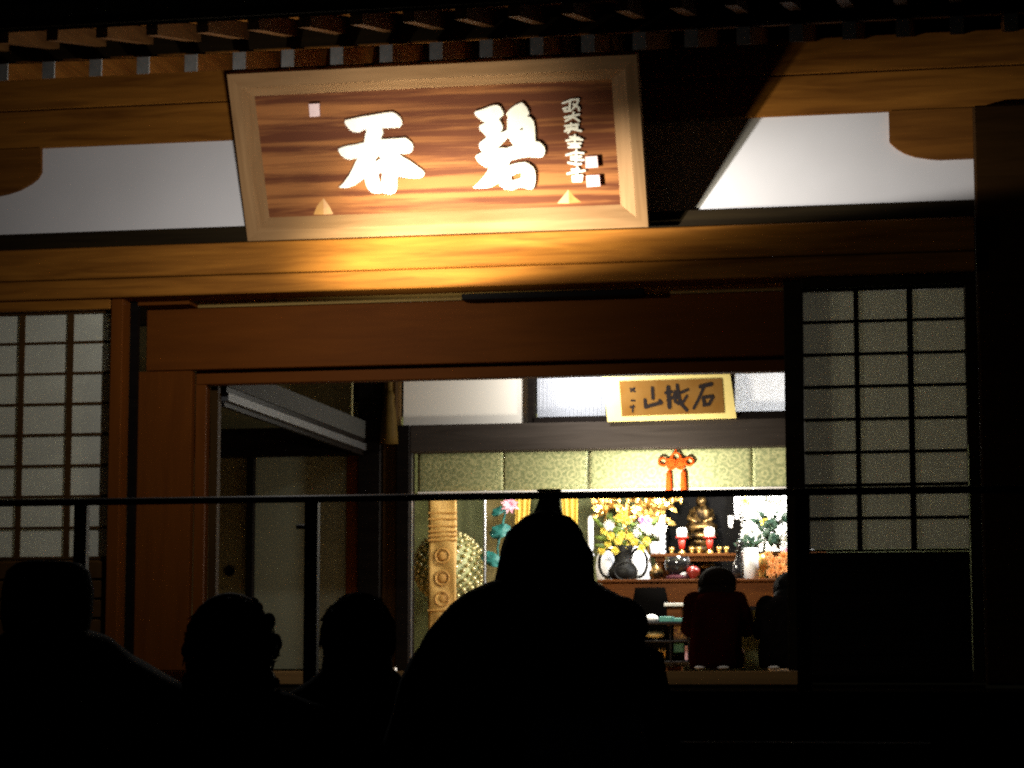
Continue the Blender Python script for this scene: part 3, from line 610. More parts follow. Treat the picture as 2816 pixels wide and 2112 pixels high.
# ---- altar tables
def table(name, label, x0, x1, y0, y1, ztop, zbot, mtop, mleg, th=.03, apron=.06):
    t = root(name, label, 'table', ((x0 + x1) / 2, (y0 + y1) / 2, zbot))
    obj('table_top', B(x0, x1, y0, y1, ztop - th, ztop, .004), mtop, t)
    obj('apron', B(x0 + .03, x1 - .03, y0 + .02, y0 + .035, ztop - th - apron, ztop - th - .001), mleg, t)
    for a in (x0 + .03, x1 - .07):
        for b in (y0 + .036, y1 - .06): obj('leg', B(a, a + .04, b, b + .04, zbot, ztop - th - .001), mleg, t)
    return t
ZT = 2.251
table('offering_table', 'brown offering table carrying the two red candles', -2.189, -1.0, 4.3, 4.75, ZT, 1.46, TABLEW, TABLEW, .022, .03)
ZT2 = 2.063
table('low_altar_table', 'wide red-brown table in front carrying the bell bowl and white vase', -2.492, -.9, 3.9, 4.25, ZT2, 1.46, TABLEW, TABLEW, .02, .16)
table('high_altar', 'dark high altar shelf at the back carrying flowers and the gold statue', -3.3, -.7, 4.8, 5.4, 2.02, 1.46, LACQ, LACQ, .04, .1)
# ---- candles
for k, x in enumerate((-1.983, -1.794)):
    c = root('candle', ('red candle with white top, nearer to the gold flowers', 'red candle with white top, before the gold statue')[k], 'candle', (x, 4.38, ZT), group='red candles')
    obj('holder', lathe(bmesh.new(), x, 4.38, [(.026, ZT + .001), (.024, ZT + .012), (.011, ZT + .025), (.010, ZT + .035)], 16), GOLD, c, True)
    obj('shaft', lathe(bmesh.new(), x, 4.38, [(.017, ZT + .033), (.026, ZT + .11)], 16), RED, c, True)
    obj('drip_pan', lathe(bmesh.new(), x, 4.38, [(.044, ZT + .109), (.044, ZT + .115)], 20), RED, c, True)
    obj('wax_top', lathe(bmesh.new(), x, 4.38, [(.034, ZT + .116), (.036, ZT + .15), (.032, ZT + .172), (.020, ZT + .178)], 16), mat('glowing_wax', (1, .93, .85), .5, emit=.55), c, True)
# ---- small white cup, bell bowl, white vase
cx, cz = -2.173, 2.260
vase('white_cup', 'small bluish white cup beside the flowers on the offering table', cx, 4.42, [(.025, ZT + .001), (.030, ZT + .02), (.040, ZT + .085), (.034, ZT + .085), (.01, ZT + .07)], CHALK, 'cup')
cx = -1.966
CUSH = mat('plum_cushion', (.10, .015, .03), .8, noise=((.05, .008, .015), 30, .3))
bwl = vase('bell_bowl', 'round black bell bowl shining on the low table', cx, 4.0, [(.03, ZT2 + .03), (.075, ZT2 + .05), (.088, ZT2 + .10), (.080, ZT2 + .15), (.070, ZT2 + .150), (.072, ZT2 + .10)], LACQ, 'bell')
obj('cushion', lathe(bmesh.new(), cx, 4.0, [(.07, ZT2 + .001), (.085, ZT2 + .015), (.06, ZT2 + .032)], 20), CUSH, bwl, True)
cx = -1.481
vase('white_vase', 'tall white cylinder vase under the leaves at the right', cx, 4.0, [(.050, ZT2 + .001), (.052, ZT2 + .12), (.048, ZT2 + .205), (.042, ZT2 + .205), (.04, ZT2 + .15)], CHALK)
# ---- black urn with two ring handles, white jars behind, bouquet inside
ux = -2.354; uz = ZT2
U = vase('black_urn', 'black urn with big ring handles holding the bouquet before white jars', ux, 4.15, [(.06, uz + .001), (.095, uz + .03), (.10, uz + .07), (.06, uz + .13), (.055, uz + .19), (.075, uz + .235), (.066, uz + .235), (.05, uz + .19)], METAL, 'urn')
for sx in (-1, 1):
    obj('handle', tube(bmesh.new(), [(ux + sx * (.105 + .058 * math.cos(R(t))), 4.15, uz + .12 + .095 * math.sin(R(t))) for t in range(0, 361, 20)], .010, 8), METAL, U, True)
obj('front_ring', tube(bmesh.new(), [(ux + .075 * math.cos(R(t)) + .03, 4.05, uz + .06 + .06 * math.sin(R(t))) for t in range(0, 361, 20)], .007, 8), METAL, U, True)
for k, (x, y_, s_) in enumerate(((-2.485, 4.33, 1.), (-2.283, 4.36, 1.12))):
    vase('white_jar', ('white round jar behind the left handle of the black urn', 'white round jar behind the right handle of the black urn')[k], x, y_, [(.04, uz - .06), (.075 * s_, uz + .02), (.085 * s_, uz + .10), (.075 * s_, uz + .17), (.05, uz + .22), (.045, uz + .24)], CHALK, 'jar', 'white jars')
FB = root('flower_bouquet', 'bouquet of yellow and white chrysanthemums with leaves in the black urn', 'flowers', (ux, 4.15, uz + .22))
BX, BZ, BS = -2.493, 2.452, (-2.179 - -2.493) / 100
for nm, lst, m, r_ in (('yellow_bloom', [(1305, 1148), (1322, 1160), (1312, 1176), (1338, 1170), (1352, 1182), (1330, 1190), (1372, 1172), (1388, 1186), (1362, 1160), (1344, 1158), (1350, 1110), (1340, 1120), (1358, 1126), (1300, 1190), (1398, 1170)], YELLOWP, .034), ('white_bloom', [(1318, 1136), (1420, 1150), (1384, 1138), (1404, 1146), (1428, 1140), (1376, 1150)], WHITEP, .045), ('purple_bloom', [(1402, 1129), (1390, 1126)], PURPLE, .032)):
    for x, y in lst:
        X, Z = BX + (x - 1300) * BS, BZ - (y - 1130) * BS
        bm = bmesh.new(); bloom(bm, (X, 4.10 + random.uniform(-.04, .04), Z), r_, 14, 3); obj(nm, bm, m, FB)
bm = bmesh.new()
for i in range(70): leaf(bm, (ux + random.uniform(-.15, .20), 4.17 + random.uniform(-.06, .03), uz + .2 + random.uniform(0, .2)), .085, .03, random.uniform(-1.4, 1.4))
obj('foliage', bm, LIMEG, FB)['kind'] = 'stuff'
bm = bmesh.new()
for x in (-.09, -.03, .04, .1): tube(bm, [(ux + x * .3, 4.17, uz + .2), (ux + x, 4.16, uz + .40)], .004, 5)
obj('stem', bm, GREEN, FB)
# ---- gilt lotus sprays behind the bouquet
for k, (cxp, cyp, n) in enumerate(((1305, 1095, 9), (1350, 1130, 10), (1400, 1095, 10), (1432, 1100, 6))):
    X, Z = -2.590 + (cxp - 1300) * .00317, 2.604 - (cyp - 1095) * .00316
    g = root('gilt_spray', ('gilt lotus spray far left above the bouquet', 'tall central gilt spray rising from the bouquet', 'gilt lotus spray above the purple flower', 'narrow gilt spray beside the dark niche')[k], 'ornament', (X, 4.75, 2.02), group='gilt sprays')
    bm = bmesh.new(); tube(bm, [(X, 4.78, 2.02), (X + .01, 4.77, Z + .06)], .007, 6); obj('stem', bm, GOLD, g, True)
    for j in range(n):
        bm = bmesh.new(); a = random.uniform(-1.9, 1.9)
        for q in range(4): leaf(bm, (X + random.uniform(-.05, .05), 4.74, Z + random.uniform(-.10, .10)), random.uniform(.05, .10), .04, a + (q - 1.5) * .45)
        obj('gilt_leaf', thick(bm, .002), GOLD, g)
# ---- dark niche with a seated gilt figure
NI = root('altar_niche', 'black lacquer niche with slim pillars behind the candles', 'shrine', (-1.893, 4.95, 2.02))
nx0, nx1 = -2.143, -1.622
obj('back_panel', B(nx0, nx1, 5.0, 5.03, 2.021, 2.80), LACQM, NI); obj('side_panel', B(nx0 - .02, nx0 - .001, 4.8, 5.03, 2.021, 2.80), LACQM, NI); obj('side_panel', B(nx1 + .001, nx1 + .02, 4.8, 5.03, 2.021, 2.80), LACQM, NI)
for x in (nx0 - .01, nx1 + .01):
    ch = bmesh.new()
    for i in range(16): ell(ch, (x, 4.78, 2.07 + i * .036), (.010, .010, .014), 8, 6)
    obj('bead_chain', ch, mat('pale_bead', (.75, .75, .74), .3), NI, True)
fx = -1.902
ST = root('gilt_statue', 'small seated gilt figure on a tiered lotus base inside the dark niche', 'statue', (fx, 4.85, 2.021))
bm = bmesh.new(); ell(bm, (fx, 4.85, 2.64), (.036, .04, .046)); ell(bm, (fx, 4.85, 2.682), (.018, .02, .018)); loft(bm, [(2.43, fx, 4.84, .11, .085), (2.47, fx, 4.84, .115, .085), (2.50, fx, 4.85, .07, .06), (2.57, fx, 4.85, .072, .055), (2.60, fx, 4.85, .055, .045), (2.62, fx, 4.85, .02, .02)], 18)
tube(bm, [(fx - .065, 4.85, 2.58), (fx - .085, 4.83, 2.52), (fx - .02, 4.78, 2.49)], .018); tube(bm, [(fx + .065, 4.85, 2.58), (fx + .085, 4.83, 2.52), (fx + .02, 4.78, 2.49)], .018)
obj('figure', bm, SHADEG, ST, True)
for k, (r_, z) in enumerate(((.12, 2.40), (.085, 2.36), (.105, 2.31), (.125, 2.25), (.10, 2.19), (.14, 2.12), (.16, 2.05))):
    obj('base_tier', lathe(bmesh.new(), fx, 4.85, [(r_ * .9, z - .026), (r_, z - .012), (r_ * .95, z + .012), (r_ * .8, z + .026)], 20), SHADEG, ST, True)
# ---- flowers and leaves at the right
FX, FZ = -1.555, 2.591
WF = root('white_flowers', 'mass of bright white flowers with dark leaves at the right end of the altar', 'flowers', (-1.405, 4.3, ZT))
for i in range(34):
    x, y = random.uniform(1608, 1716), random.uniform(1062, 1128)
    bm = bmesh.new(); bloom(bm, (FX + (x - 1605) * .00308, 4.36 + random.uniform(-.08, .08), FZ - (y - 1085) * .00308), random.uniform(.045, .07), 10, 2); obj('white_bloom', bm, WHITEP, WF)
for x, y in ((1612, 1160), (1640, 1164), (1625, 1152), (1700, 1170)):
    bm = bmesh.new(); bloom(bm, (FX + (x - 1605) * .00308, 4.26, FZ - (y - 1085) * .00308), .055, 10, 2); obj('white_bloom', bm, WHITEP, WF)
for x, y in ((1690, 1150), (1668, 1108), (1704, 1142), (1617, 1140)):
    bm = bmesh.new(); bloom(bm, (FX + (x - 1605) * .00308, 4.22, FZ - (y - 1085) * .00308), .05, 9, 2); obj('white_bloom', bm, WHITEP, WF)
for x, y, m, nm in ((1655, 1130, YELLOWP, 'yellow_bloom'), (1612, 1085, YELLOWP, 'yellow_bloom'), (1702, 1195, PINK, 'pink_bloom')):
    bm = bmesh.new(); bloom(bm, (FX + (x - 1605) * .00308, 4.25, FZ - (y - 1085) * .00308), .045, 9, 2); obj(nm, bm, m, WF)
bm = bmesh.new()
for i in range(38):
    x, y = random.uniform(1640, 1696), random.uniform(1125, 1192); leaf(bm, (FX + (x - 1605) * .00308, 4.27 + random.uniform(-.04, .04), FZ - (y - 1085) * .00308), random.uniform(.07, .13), .04, random.uniform(-1.5, 1.5))
for i in range(26):
    x, y = random.uniform(1605, 1640), random.uniform(1175, 1195); leaf(bm, (FX + (x - 1605) * .00308, 4.15, FZ - (y - 1085) * .00308), .07, .03, random.uniform(-1.5, 1.5))
obj('foliage', bm, GREEN, WF)['kind'] = 'stuff'
bm = bmesh.new(); tube(bm, [(-1.418, 4.28, ZT), (-1.399, 4.28, 2.45)], .008, 6); obj('stem', bm, GREEN, WF)
OF = root('orange_flowers', 'orange flowers and fruit piled by the right doorpost below the leaves', 'flowers', (-1.298, 4.1, ZT2))
for x, y, r_ in ((1672, 1215, .05), (1695, 1205, .055), (1690, 1232, .06), (1668, 1238, .045), (1706, 1240, .05), (1660, 1200, .04)):
    bm = bmesh.new(); bloom(bm, (-1.537 + (x - 1605) * .00303, 4.05 + random.uniform(-.03, .03), 2.191 - (y - 1210) * .00303), r_, 12, 3); obj('orange_bloom', bm, ORANGEP, OF)
tag(obj('white_hanging', thick(sheet(bmesh.new(), lambda u, v_: (-1.573 + .46 * u, 4.7 + .02 * math.sin(9 * u), 2.28 + .44 * v_), 16, 4), .004), WHITEC), 'white paper hanging glaring behind the white flowers', 'hanging paper')
for k, (x, y0, y1) in enumerate(((1592, 1062, 1122), (1578, 1114, 1140))):
    X_, Z_ = -1.627 + (x - 1592) * .00313, 2.598
    tag(obj('paper_streamer', thick(sheet(bmesh.new(), lambda u, v_: (X_ + .034 * (u - .5) * (1.2 - .4 * v_), 4.6 + .01 * math.sin(7 * v_), Z_ - (y0 - 1090) * .00313 - (y1 - y0) * .00313 * v_), 4, 8), .003), CHALK), ('long white paper streamer beside the white flowers', 'short white paper streamer right of the gilt statue')[k], 'streamer', 'paper streamers')
for k, (x, y) in enumerate(((1276, 1135), (1436, 1140))):
    vase('white_taper', ('white taper candle just right of the hooded head', 'white taper candle left of the red candles')[k], -2.630 + (x - 1276) * .0031, 4.5, [(.03, ZT + .0), (.012, ZT + .03), (.019, ZT + .05), (.019, ZT + .26), (.006, ZT + .275)], CHALK, 'candle', 'white tapers')
for k, x in enumerate((1452, 1496, 1512, 1556, 1572)):
    vase('offering_cup', ('small gilt offering cup at the left end of the offering table', 'small gilt offering cup just left of the second red candle', 'small gilt offering cup close to the second red candle', 'small gilt offering cup right of the second red candle', 'small gilt offering cup at the right end of the offering table')[k], -2.048 + (x - 1452) * .0031, 4.34, [(.016, ZT + .001), (.008, ZT + .012), (.018, ZT + .03), (.017, ZT + .045), (.01, ZT + .04)], GOLD, 'cup', 'gilt offering cups')
PR = root('pendant_row', 'row of gilt bell pendants hanging just below the valance above the flowers', 'ornament', (-2.646 + .3, 4.7, 2.9))
for k in range(11):
    x = -2.646 + k * .062
    bm = bmesh.new(); tube(bm, [(x, 4.7, 2.9), (x, 4.7, 2.74)], .004, 5); lathe(bm, x, 4.7, [(.022, 2.66), (.018, 2.70), (.006, 2.745)], 10); ell(bm, (x, 4.7, 2.640), (.012, .004, .03), 8, 5); obj('pendant', bm, GOLD, PR, True)
DRED = mat('dark_red_lacquer', (.16, .012, .008), .3)
for nm, lb, ct, x, prof, m in (
    ('candlestick', 'tall black candlestick with beaded stem at the right of the niche', 'candlestick', 1604, [(.04, 0), (.012, .02), (.018, .05), (.008, .07), (.016, .12), (.008, .15), (.014, .20), (.03, .24), (.006, .25), (.005, .30)], LACQ),
    ('incense_burner', 'little round gilt incense burner between bell bowl and black urn', 'incense burner', 1418, [(.02, 0), (.045, .02), (.05, .05), (.035, .07), (.03, .08), (.012, .095), (.006, .11)], SHADEG),
    ('lidded_bowl', 'small dark red lidded bowl right of the bell bowl', 'bowl', 1500, [(.02, 0), (.022, .012), (.045, .04), (.046, .06), (.03, .08), (.008, .09)], DRED),
    ('dark_bottle', 'dark narrow bottle standing at the white vase', 'bottle', 1598, [(.03, 0), (.034, .05), (.03, .10), (.010, .14), (.010, .18), (.016, .19)], LACQ),
    ('water_cup', 'small white china cup left of the kneeling person on the low table', 'cup', 1478, [(.015, 0), (.022, .03), (.024, .045), (.018, .04)], CHALK)):
    x_ = -2.161 + (x - 1400) * .003; vase(nm, lb, x_, 3.97, [(r_, ZT2 + .001 + z) for r_, z in prof], m, ct)
vase('gilt_vase', 'small gilt footed vase between white vase and orange flowers', -1.422, 4.12, [(.04, ZT2 + .001), (.015, ZT2 + .03), (.045, ZT2 + .08), (.05, ZT2 + .13), (.04, ZT2 + .17)], GOLD)
# ---- books and boxes low on the floor in front
LX, LZ = -2.110, 1.489
LS = root('reading_stand', 'low black stand of boxes and books left of the kneeling person', 'stand', (-1.968, 3.4, 1.46))
def low(name, m, x0, x1, y0, y1, par=LS, Yd=3.3, th=.1):
    f = lambda x, y: (LX + (x - 1390) * .00289, LZ + (1440 - y) * .00289)
    a, b = f(x0, y1), f(x1, y0); return obj(name, B(a[0], b[0], Yd, Yd + th, a[1], b[1], .003), m, par)
low('shelf', LACQ, 1388, 1492, 1343, 1348, Yd=3.28, th=.3); low('side_board', LACQ, 1386, 1389, 1349, 1440, th=.28); low('side_board', LACQ, 1450, 1454, 1349, 1440, th=.28); low('side_board', LACQ, 1491, 1494, 1349, 1440, th=.28); low('back_board', LACQ, 1390, 1490, 1349, 1440, Yd=3.56, th=.02)
low('shelf', LACQ, 1390, 1490, 1383, 1387, th=.25); low('shelf', LACQ, 1390, 1490, 1428, 1433, th=.25)
bm = bmesh.new(); ell(bm, (LX + 18 * .00289, 3.36, LZ + 104 * .00289), (.045, .04, .03), 12, 8)
tag(obj('white_bundle', bm, WHITEC, None, True), 'small folded white cloth on top of the low black stand', 'cloth')
tag(low('sutra_book', TEALBOX, 1428, 1455, 1331, 1342.6, None, 3.3, .16), 'teal sutra book lying on the low stand next to the white cloth', 'book', 'sutra books')
tag(low('sutra_book', TEALBOX, 1459, 1488, 1334, 1342.6, None, 3.32, .16), 'teal sutra book at the right end of the low stand top', 'book', 'sutra books')
bm = bmesh.new(); ell(bm, (LX + 25 * .00289, 3.36, LZ + 69 * .00289), (.072, .06, .024), 18, 8)
tag(obj('gilt_dish', bm, mat('pale_gilt', (.75, .65, .32), .35, metal=.4), None, True), 'oval pale gilt dish inside the low black stand', 'dish')
bm = bmesh.new(); low_x = lambda x: LX + (x - 1390) * .00289; low_z = lambda y: LZ + (1440 - y) * .00289
for x in (1424, 1431, 1437):
    lathe(bm, low_x(x), 3.36, [(.008, low_z(1427.5)), (.006, low_z(1415)), (.010, low_z(1408)), (.004, low_z(1398))], 10)
tag(obj('gilt_fitting', bm, GOLD, None, True), 'little gilt vertical fittings on the bottom shelf of the low stand', 'fitting')
tag(low('painted_box', mat('ochre_pattern', (.50, .33, .12), .6, noise=((.15, .07, .05), 45, .12)), 1458, 1488, 1352, 1382.6, None, 3.33, .12), 'box patterned in ochre and brown on the upper shelf of the stand', 'box')
tag(low('painted_box', TEALBOX, 1457, 1480, 1389, 1409, None, 3.34, .12), 'dull teal box on the lower shelf of the stand', 'box')
tag(low('pink_strip', mat('pink_paper', (.60, .36, .42), .7), 1483, 1489.5, 1394, 1427, None, 3.32, .01), 'narrow pink paper strip standing on the lower shelf of the stand', 'paper')
tag(obj('wooden_drum', lathe(bmesh.new(), -2.131, 3.85, [(.10, 1.46), (.12, 1.6), (.12, 1.9), (.10, 2.004)], 24), PITCH, None, True), 'dark barrel-shaped drum standing behind the low stand', 'drum')
tag(obj('incense_box', B(-2.009, -1.883, 3.6, 3.7, 1.888 - .012, 1.888 + .01, .003), mat('grey_tray', (.42, .40, .36), .5)), 'flat grey tray resting on the stand behind the books', 'tray')
tag(obj('tray_stand', B(-1.991, -1.901, 3.62, 3.7, 1.46, 1.888 - .0125), TABLEW), 'brown block that carries the flat grey tray', 'stand')
tag(obj('white_floor_edging', B(-1.24, -.93, 2.45, 2.50, 1.461, 1.482), WHITEC), 'white edging strip on the hall floor near the right doorpost', 'edging')
tag(obj('white_floor_edging', B(-3.86, -3.60, 2.8, 2.85, 1.461, 1.482), WHITEC), 'white edging strip on the hall floor left of the altar', 'edging')

# ================================================================ PEOPLE
def skin(name, verts, edges, m, parent, sub=1):
    """verts: name -> (position, radius); one continuous skinned surface rooted at the pelvis"""
    bm = bmesh.new(); ly = bm.verts.layers.skin.verify(); d = {}
    for k, (p, r_) in verts.items():
        v_ = bm.verts.new(p); v_[ly].radius = (r_, r_); v_[ly].use_root = (k == 'pelvis'); d[k] = v_
    for a, b in edges: bm.edges.new((d[a], d[b]))
    me = bpy.data.meshes.new('body'); bm.to_mesh(me); bm.free()
    o = bpy.data.objects.new('tmp', me); COL.objects.link(o)
    s = o.modifiers.new('s', 'SKIN'); s.use_smooth_shade = True
    u = o.modifiers.new('u', 'SUBSURF'); u.levels = sub; u.render_levels = sub
    dg = bpy.context.evaluated_depsgraph_get(); dg.update(); me2 = bpy.data.meshes.new_from_object(o.evaluated_get(dg))
    bpy.data.objects.remove(o); me2.materials.clear(); me2.materials.append(m)
    for p in me2.polygons: p.use_smooth = True
    return me2
def hand(V, E, wrist, d, side, pre):
    """palm, four unequal bent fingers and a thumb; d = direction the hand points"""
    d = Vector(d).normalized(); up = Vector((0, 0, 1)) if abs(d.z) < .8 else Vector((0, 1, 0))
    s = d.cross(up).normalized(); n = s.cross(d)
    w_ = Vector(wrist); V[pre + 'palm'] = (w_ + d * .05, .026); E.append((pre + 'wrist', pre + 'palm'))
    for i, ln in enumerate((.070, .080, .075, .058)):
        b = w_ + d * .085 + s * (.026 - .0175 * i) ; V[f'{pre}f{i}a'] = (b, .0095)
        V[f'{pre}f{i}b'] = (b + d * ln * .55 - n * .008, .0085); V[f'{pre}f{i}c'] = (b + d * ln * .9 - n * .03, .0075)
        E += [(pre + 'palm', f'{pre}f{i}a'), (f'{pre}f{i}a', f'{pre}f{i}b'), (f'{pre}f{i}b', f'{pre}f{i}c')]
    t = w_ + d * .03 + s * .032 * side; V[pre + 'ta'] = (t, .011); V[pre + 'tb'] = (t + d * .04 + s * .02 * side - n * .01, .009)
    E += [(pre + 'palm', pre + 'ta'), (pre + 'ta', pre + 'tb')]
def standing(label, x, y, top, hw, coat, hair, group, arm='down', mcoat=COAT, mhair=HAIR, lumps=()):
    """a person standing with the back to the camera; top = crown height"""
    H = top; r_ = root('person', label, 'person', (x, y, 0), group=group)
    sz = H * .815; hipz = H * .51
    V, E = {}, []
    V['pelvis'] = ((x, y, hipz), .13); V['waist'] = ((x, y, H * .62), .115); V['chest'] = ((x, y, H * .73), .135); V['neckb'] = ((x, y, H * .83), .062); V['neck'] = ((x, y + .012, H * .865), .055)
    V['jaw'] = ((x, y + .02, H * .895), .07); V['head'] = ((x, y + .01, H * .942), .088); V['crown'] = ((x, y, H * .972), .066)
    E += [('pelvis', 'waist'), ('waist', 'chest'), ('chest', 'neckb'), ('neckb', 'neck'), ('neck', 'jaw'), ('jaw', 'head'), ('head', 'crown')]
    V['nose'] = ((x, y + .112, H * .925), .012); E.append(('head', 'nose'))
    for s, p in ((-1, 'l'), (1, 'r')):
        V[p + 'ear'] = ((x + s * .086, y, H * .925), .014); E.append(('head', p + 'ear'))
        V[p + 'sh'] = ((x + s * .17, y, sz), .062)
        if arm == 'front': el, wr, hd_ = (x + s * .25, y + .06, H * .64), (x + s * .08, y + .28, H * .70), (-s * .5, .6, .5)
        else: el, wr, hd_ = (x + s * .23, y, H * .63), (x + s * .24, y + .06, H * .485), (0, .15, -1)
        V[p + 'el'] = (el, .045); V[p + 'wrist'] = (wr, .030); E += [('chest', p + 'sh'), (p + 'sh', p + 'el'), (p + 'el', p + 'wrist')]
        hand(V, E, wr, hd_, -s, p)
        V[p + 'hip'] = ((x + s * .09, y, hipz - .06), .095); V[p + 'kn'] = ((x + s * .10, y + .01, H * .285), .062); V[p + 'ank'] = ((x + s * .105, y - .01, .085), .042)
        V[p + 'toe'] = ((x + s * .12, y + .15, .040), .036)
        E += [('pelvis', p + 'hip'), (p + 'hip', p + 'kn'), (p + 'kn', p + 'ank'), (p + 'ank', p + 'toe')]
    link('body', skin('body', V, E, SKIN, r_), r_)
    # coat: torso and sleeves
    bm = bmesh.new(); loft(bm, [(z, x + cx, y + cy, rx, ry) for z, cx, cy, rx, ry in coat], 28)
    for p, s in (('l', -1), ('r', 1)):
        a, b, c = Vector(V[p + 'sh'][0]), Vector(V[p + 'el'][0]), Vector(V[p + 'wrist'][0])
        tube(bm, [a + Vector((-s * .06, 0, .0)), a + Vector((s * .01, 0, -.02)), a.lerp(b, .5), b, b.lerp(c, .5), c], [.075, .088, .078, .07, .06, .052], 12)
    for c_, r2 in lumps: ell(bm, (x + c_[0], y + c_[1], c_[2]), r2, 20, 12)
    bmesh.ops.subdivide_edges(bm, edges=[e for e in bm.edges if e.calc_length() > .05], cuts=2, use_grid_fill=True)
    for v_ in bm.verts:
        q = v_.co * 9 + Vector((x * 31, 0, 0)); k = noise.noise(q) + .5 * noise.noise(q * 2.3); v_.co += Vector((k * .010, k * .012, k * .004))
    obj('coat', bm, mcoat, r_, True)
    for s in (-1, 1):
        bm = bmesh.new(); tube(bm, [(x + s * .095, y, hipz + .02), (x + s * .10, y, H * .285), (x + s * .105, y - .005, .10)], [.112, .082, .07], 12); obj('trouser_leg', bm, COAT, r_, True)
        bm = bmesh.new(); ell(bm, (x + s * .115, y + .06, .055), (.052, .14, .052)); obj('shoe', bm, HAIR, r_, True)
    hb = bmesh.new(); hair(hb, x, y, H)
    obj('hair' if hair not in (hood, cap) else ('hood' if hair is hood else 'cap'), hb, mhair if hair not in (hood, cap) else mcoat, r_, True)
    return r_
def strands(bm, rnd, c, r, n, ln, droop):
    '''fine tapered locks that break up the outline of the hair'''
    for i in range(n):
        a, b = rnd.uniform(0, 6.283), rnd.uniform(-.6, 1.5); d = Vector((math.cos(a) * math.cos(b), math.sin(a) * math.cos(b), math.sin(b)))
        p = Vector(c) + Vector((d.x * r[0], d.y * r[1], d.z * r[2])) * .97; tv = Vector((rnd.uniform(-1, 1), rnd.uniform(-1, 1), droop + rnd.uniform(-.8, .4))); tv -= d * tv.dot(d); tv.normalize()
        l = ln * rnd.uniform(.5, 1.2); tube(bm, [p - tv * l, p + d * l * .16, p + tv * l + d * l * rnd.uniform(-.1, .35)], [.004, .0035, .0006], 4)
def cap(bm, x, y, H):      # soft knitted cap, flat on top
    loft(bm, [(H - .17, x, y - .005, .100, .112), (H - .13, x, y - .005, .108, .12), (H - .07, x, y, .108, .12), (H - .025, x, y, .098, .108), (H - .004, x, y, .075, .085), (H, x, y, .05, .06)], 22, 2.2)
    ell(bm, (x, y - .03, H - .19), (.095, .085, .07))
def curly(bm, x, y, H):    # thick curly hair, ragged on its right side
    ell(bm, (x + .005, y - .01, H - .125), (.108, .12, .125), 18, 12); ell(bm, (x + .01, y - .02, H - .225), (.115, .105, .09), 16, 10)
    rnd = random.Random(3); strands(bm, rnd, (x + .008, y - .01, H - .14), (.110, .118, .122), 260, .035, .3)
    for i in range(90):
        a, b = rnd.uniform(0, 6.28), rnd.uniform(-.9, 1.35); k = rnd.uniform(.96, 1.04); px = math.cos(a) * math.cos(b)
        r_ = rnd.uniform(.011, .02)
        k *= .94 if px < .45 else rnd.uniform(.96, 1.05)
        ell(bm, (x + .008 + .108 * k * px, y - .01 + .12 * k * math.sin(a) * math.cos(b), H - .130 + .112 * k * math.sin(b) - (.05 if b < -.3 else 0)), (r_, r_, r_ * 1.2), 7, 5)
def short(bm, x, y, H):
    ell(bm, (x, y - .012, H - .112), (.094, .110, .112), 20, 14); ell(bm, (x + .004, y - .035, H - .19), (.092, .085, .085), 18, 12)
    strands(bm, random.Random(5), (x, y - .012, H - .115), (.094, .108, .112), 320, .03, -.5)
def hood(bm, x, y, H):
    loft(bm, [(H - .27, x + .01, y - .01, .128, .13), (H - .22, x + .005, y - .015, .116, .13), (H - .15, x, y - .012, .106, .128), (H - .09, x - .002, y - .005, .099, .12), (H - .045, x - .004, y, .082, .10), (H - .015, x - .003, y, .055, .07), (H, x, y, .022, .03)], 24, 2.1)
    bmesh.ops.subdivide_edges(bm, edges=bm.edges[:], cuts=1, use_grid_fill=True)
    for v_ in bm.verts: v_.co += Vector((1, .6, .4)) * noise.noise(v_.co * 14) * .013
G = 'people standing before the temple'
standing('person in a flat-topped knitted cap and wide dark coat at the far left', -2.234, -6.4, 1.72, .1,
    [(.62, 0, 0, .30, .19), (.9, 0, 0, .31, .2), (1.15, .01, 0, .33, .2), (1.28, .02, 0, .34, .19), (1.36, .05, 0, .36, .18), (1.42, .04, 0, .30, .16), (1.48, .03, 0, .21, .14), (1.53, .015, 0, .14, .12), (1.555, .0, 0, .09, .09)], cap, G)
standing('person with thick curly hair, left of the thin railing post', -1.804, -6.3, 1.645, .13,
    [(.6, 0, 0, .27, .18), (.85, 0, 0, .28, .19), (1.1, 0, 0, .27, .18), (1.24, 0, 0, .25, .17), (1.31, 0, 0, .21, .15), (1.36, 0, 0, .13, .12), (1.40, 0, 0, .08, .08)], curly, G)
standing('person with short hair, left of the altar and of the hooded person', -1.579, -5.9, 1.655, .1,
    [(.6, 0, 0, .25, .17), (.85, 0, 0, .26, .18), (1.1, 0, 0, .25, .17), (1.24, 0, 0, .25, .17), (1.33, 0, 0, .235, .16), (1.39, -.01, 0, .18, .14), (1.43, -.005, 0, .12, .11), (1.48, 0, 0, .075, .08)], short, G)
hp = standing('tall person in a bulky dark hooded coat in the middle, before the altar', -.925, -6.8, 1.80, .1,
    [(.70, -.05, 0, .33, .23), (1.0, -.05, 0, .33, .24), (1.243, -.055, 0, .318, .23), (1.34, -.05, 0, .295, .22), (1.43, -.042, 0, .282, .21), (1.483, -.036, -.01, .262, .2), (1.54, -.025, -.01, .232, .19), (1.594, -.018, -.01, .198, .17), (1.62, -.012, -.01, .168, .155), (1.643, -.01, -.01, .12, .12), (1.66, 0, 0, .08, .08)], hood, G, arm='front', lumps=(((.138, -.01, 1.553), (.086, .13, .068)), ((-.118, -.01, 1.560), (.095, .13, .078))))
bm = bmesh.new(); loft(bm, [(1.02, -.80, -7.02, .115, .07), (1.10, -.80, -7.04, .135, .09), (1.26, -.80, -7.04, .135, .09), (1.36, -.80, -7.02, .11, .07)], 18, 3)
tag(obj('shoulder_bag', bm, COATB, None, True), 'dark blue bag on the back of the hooded person', 'bag')

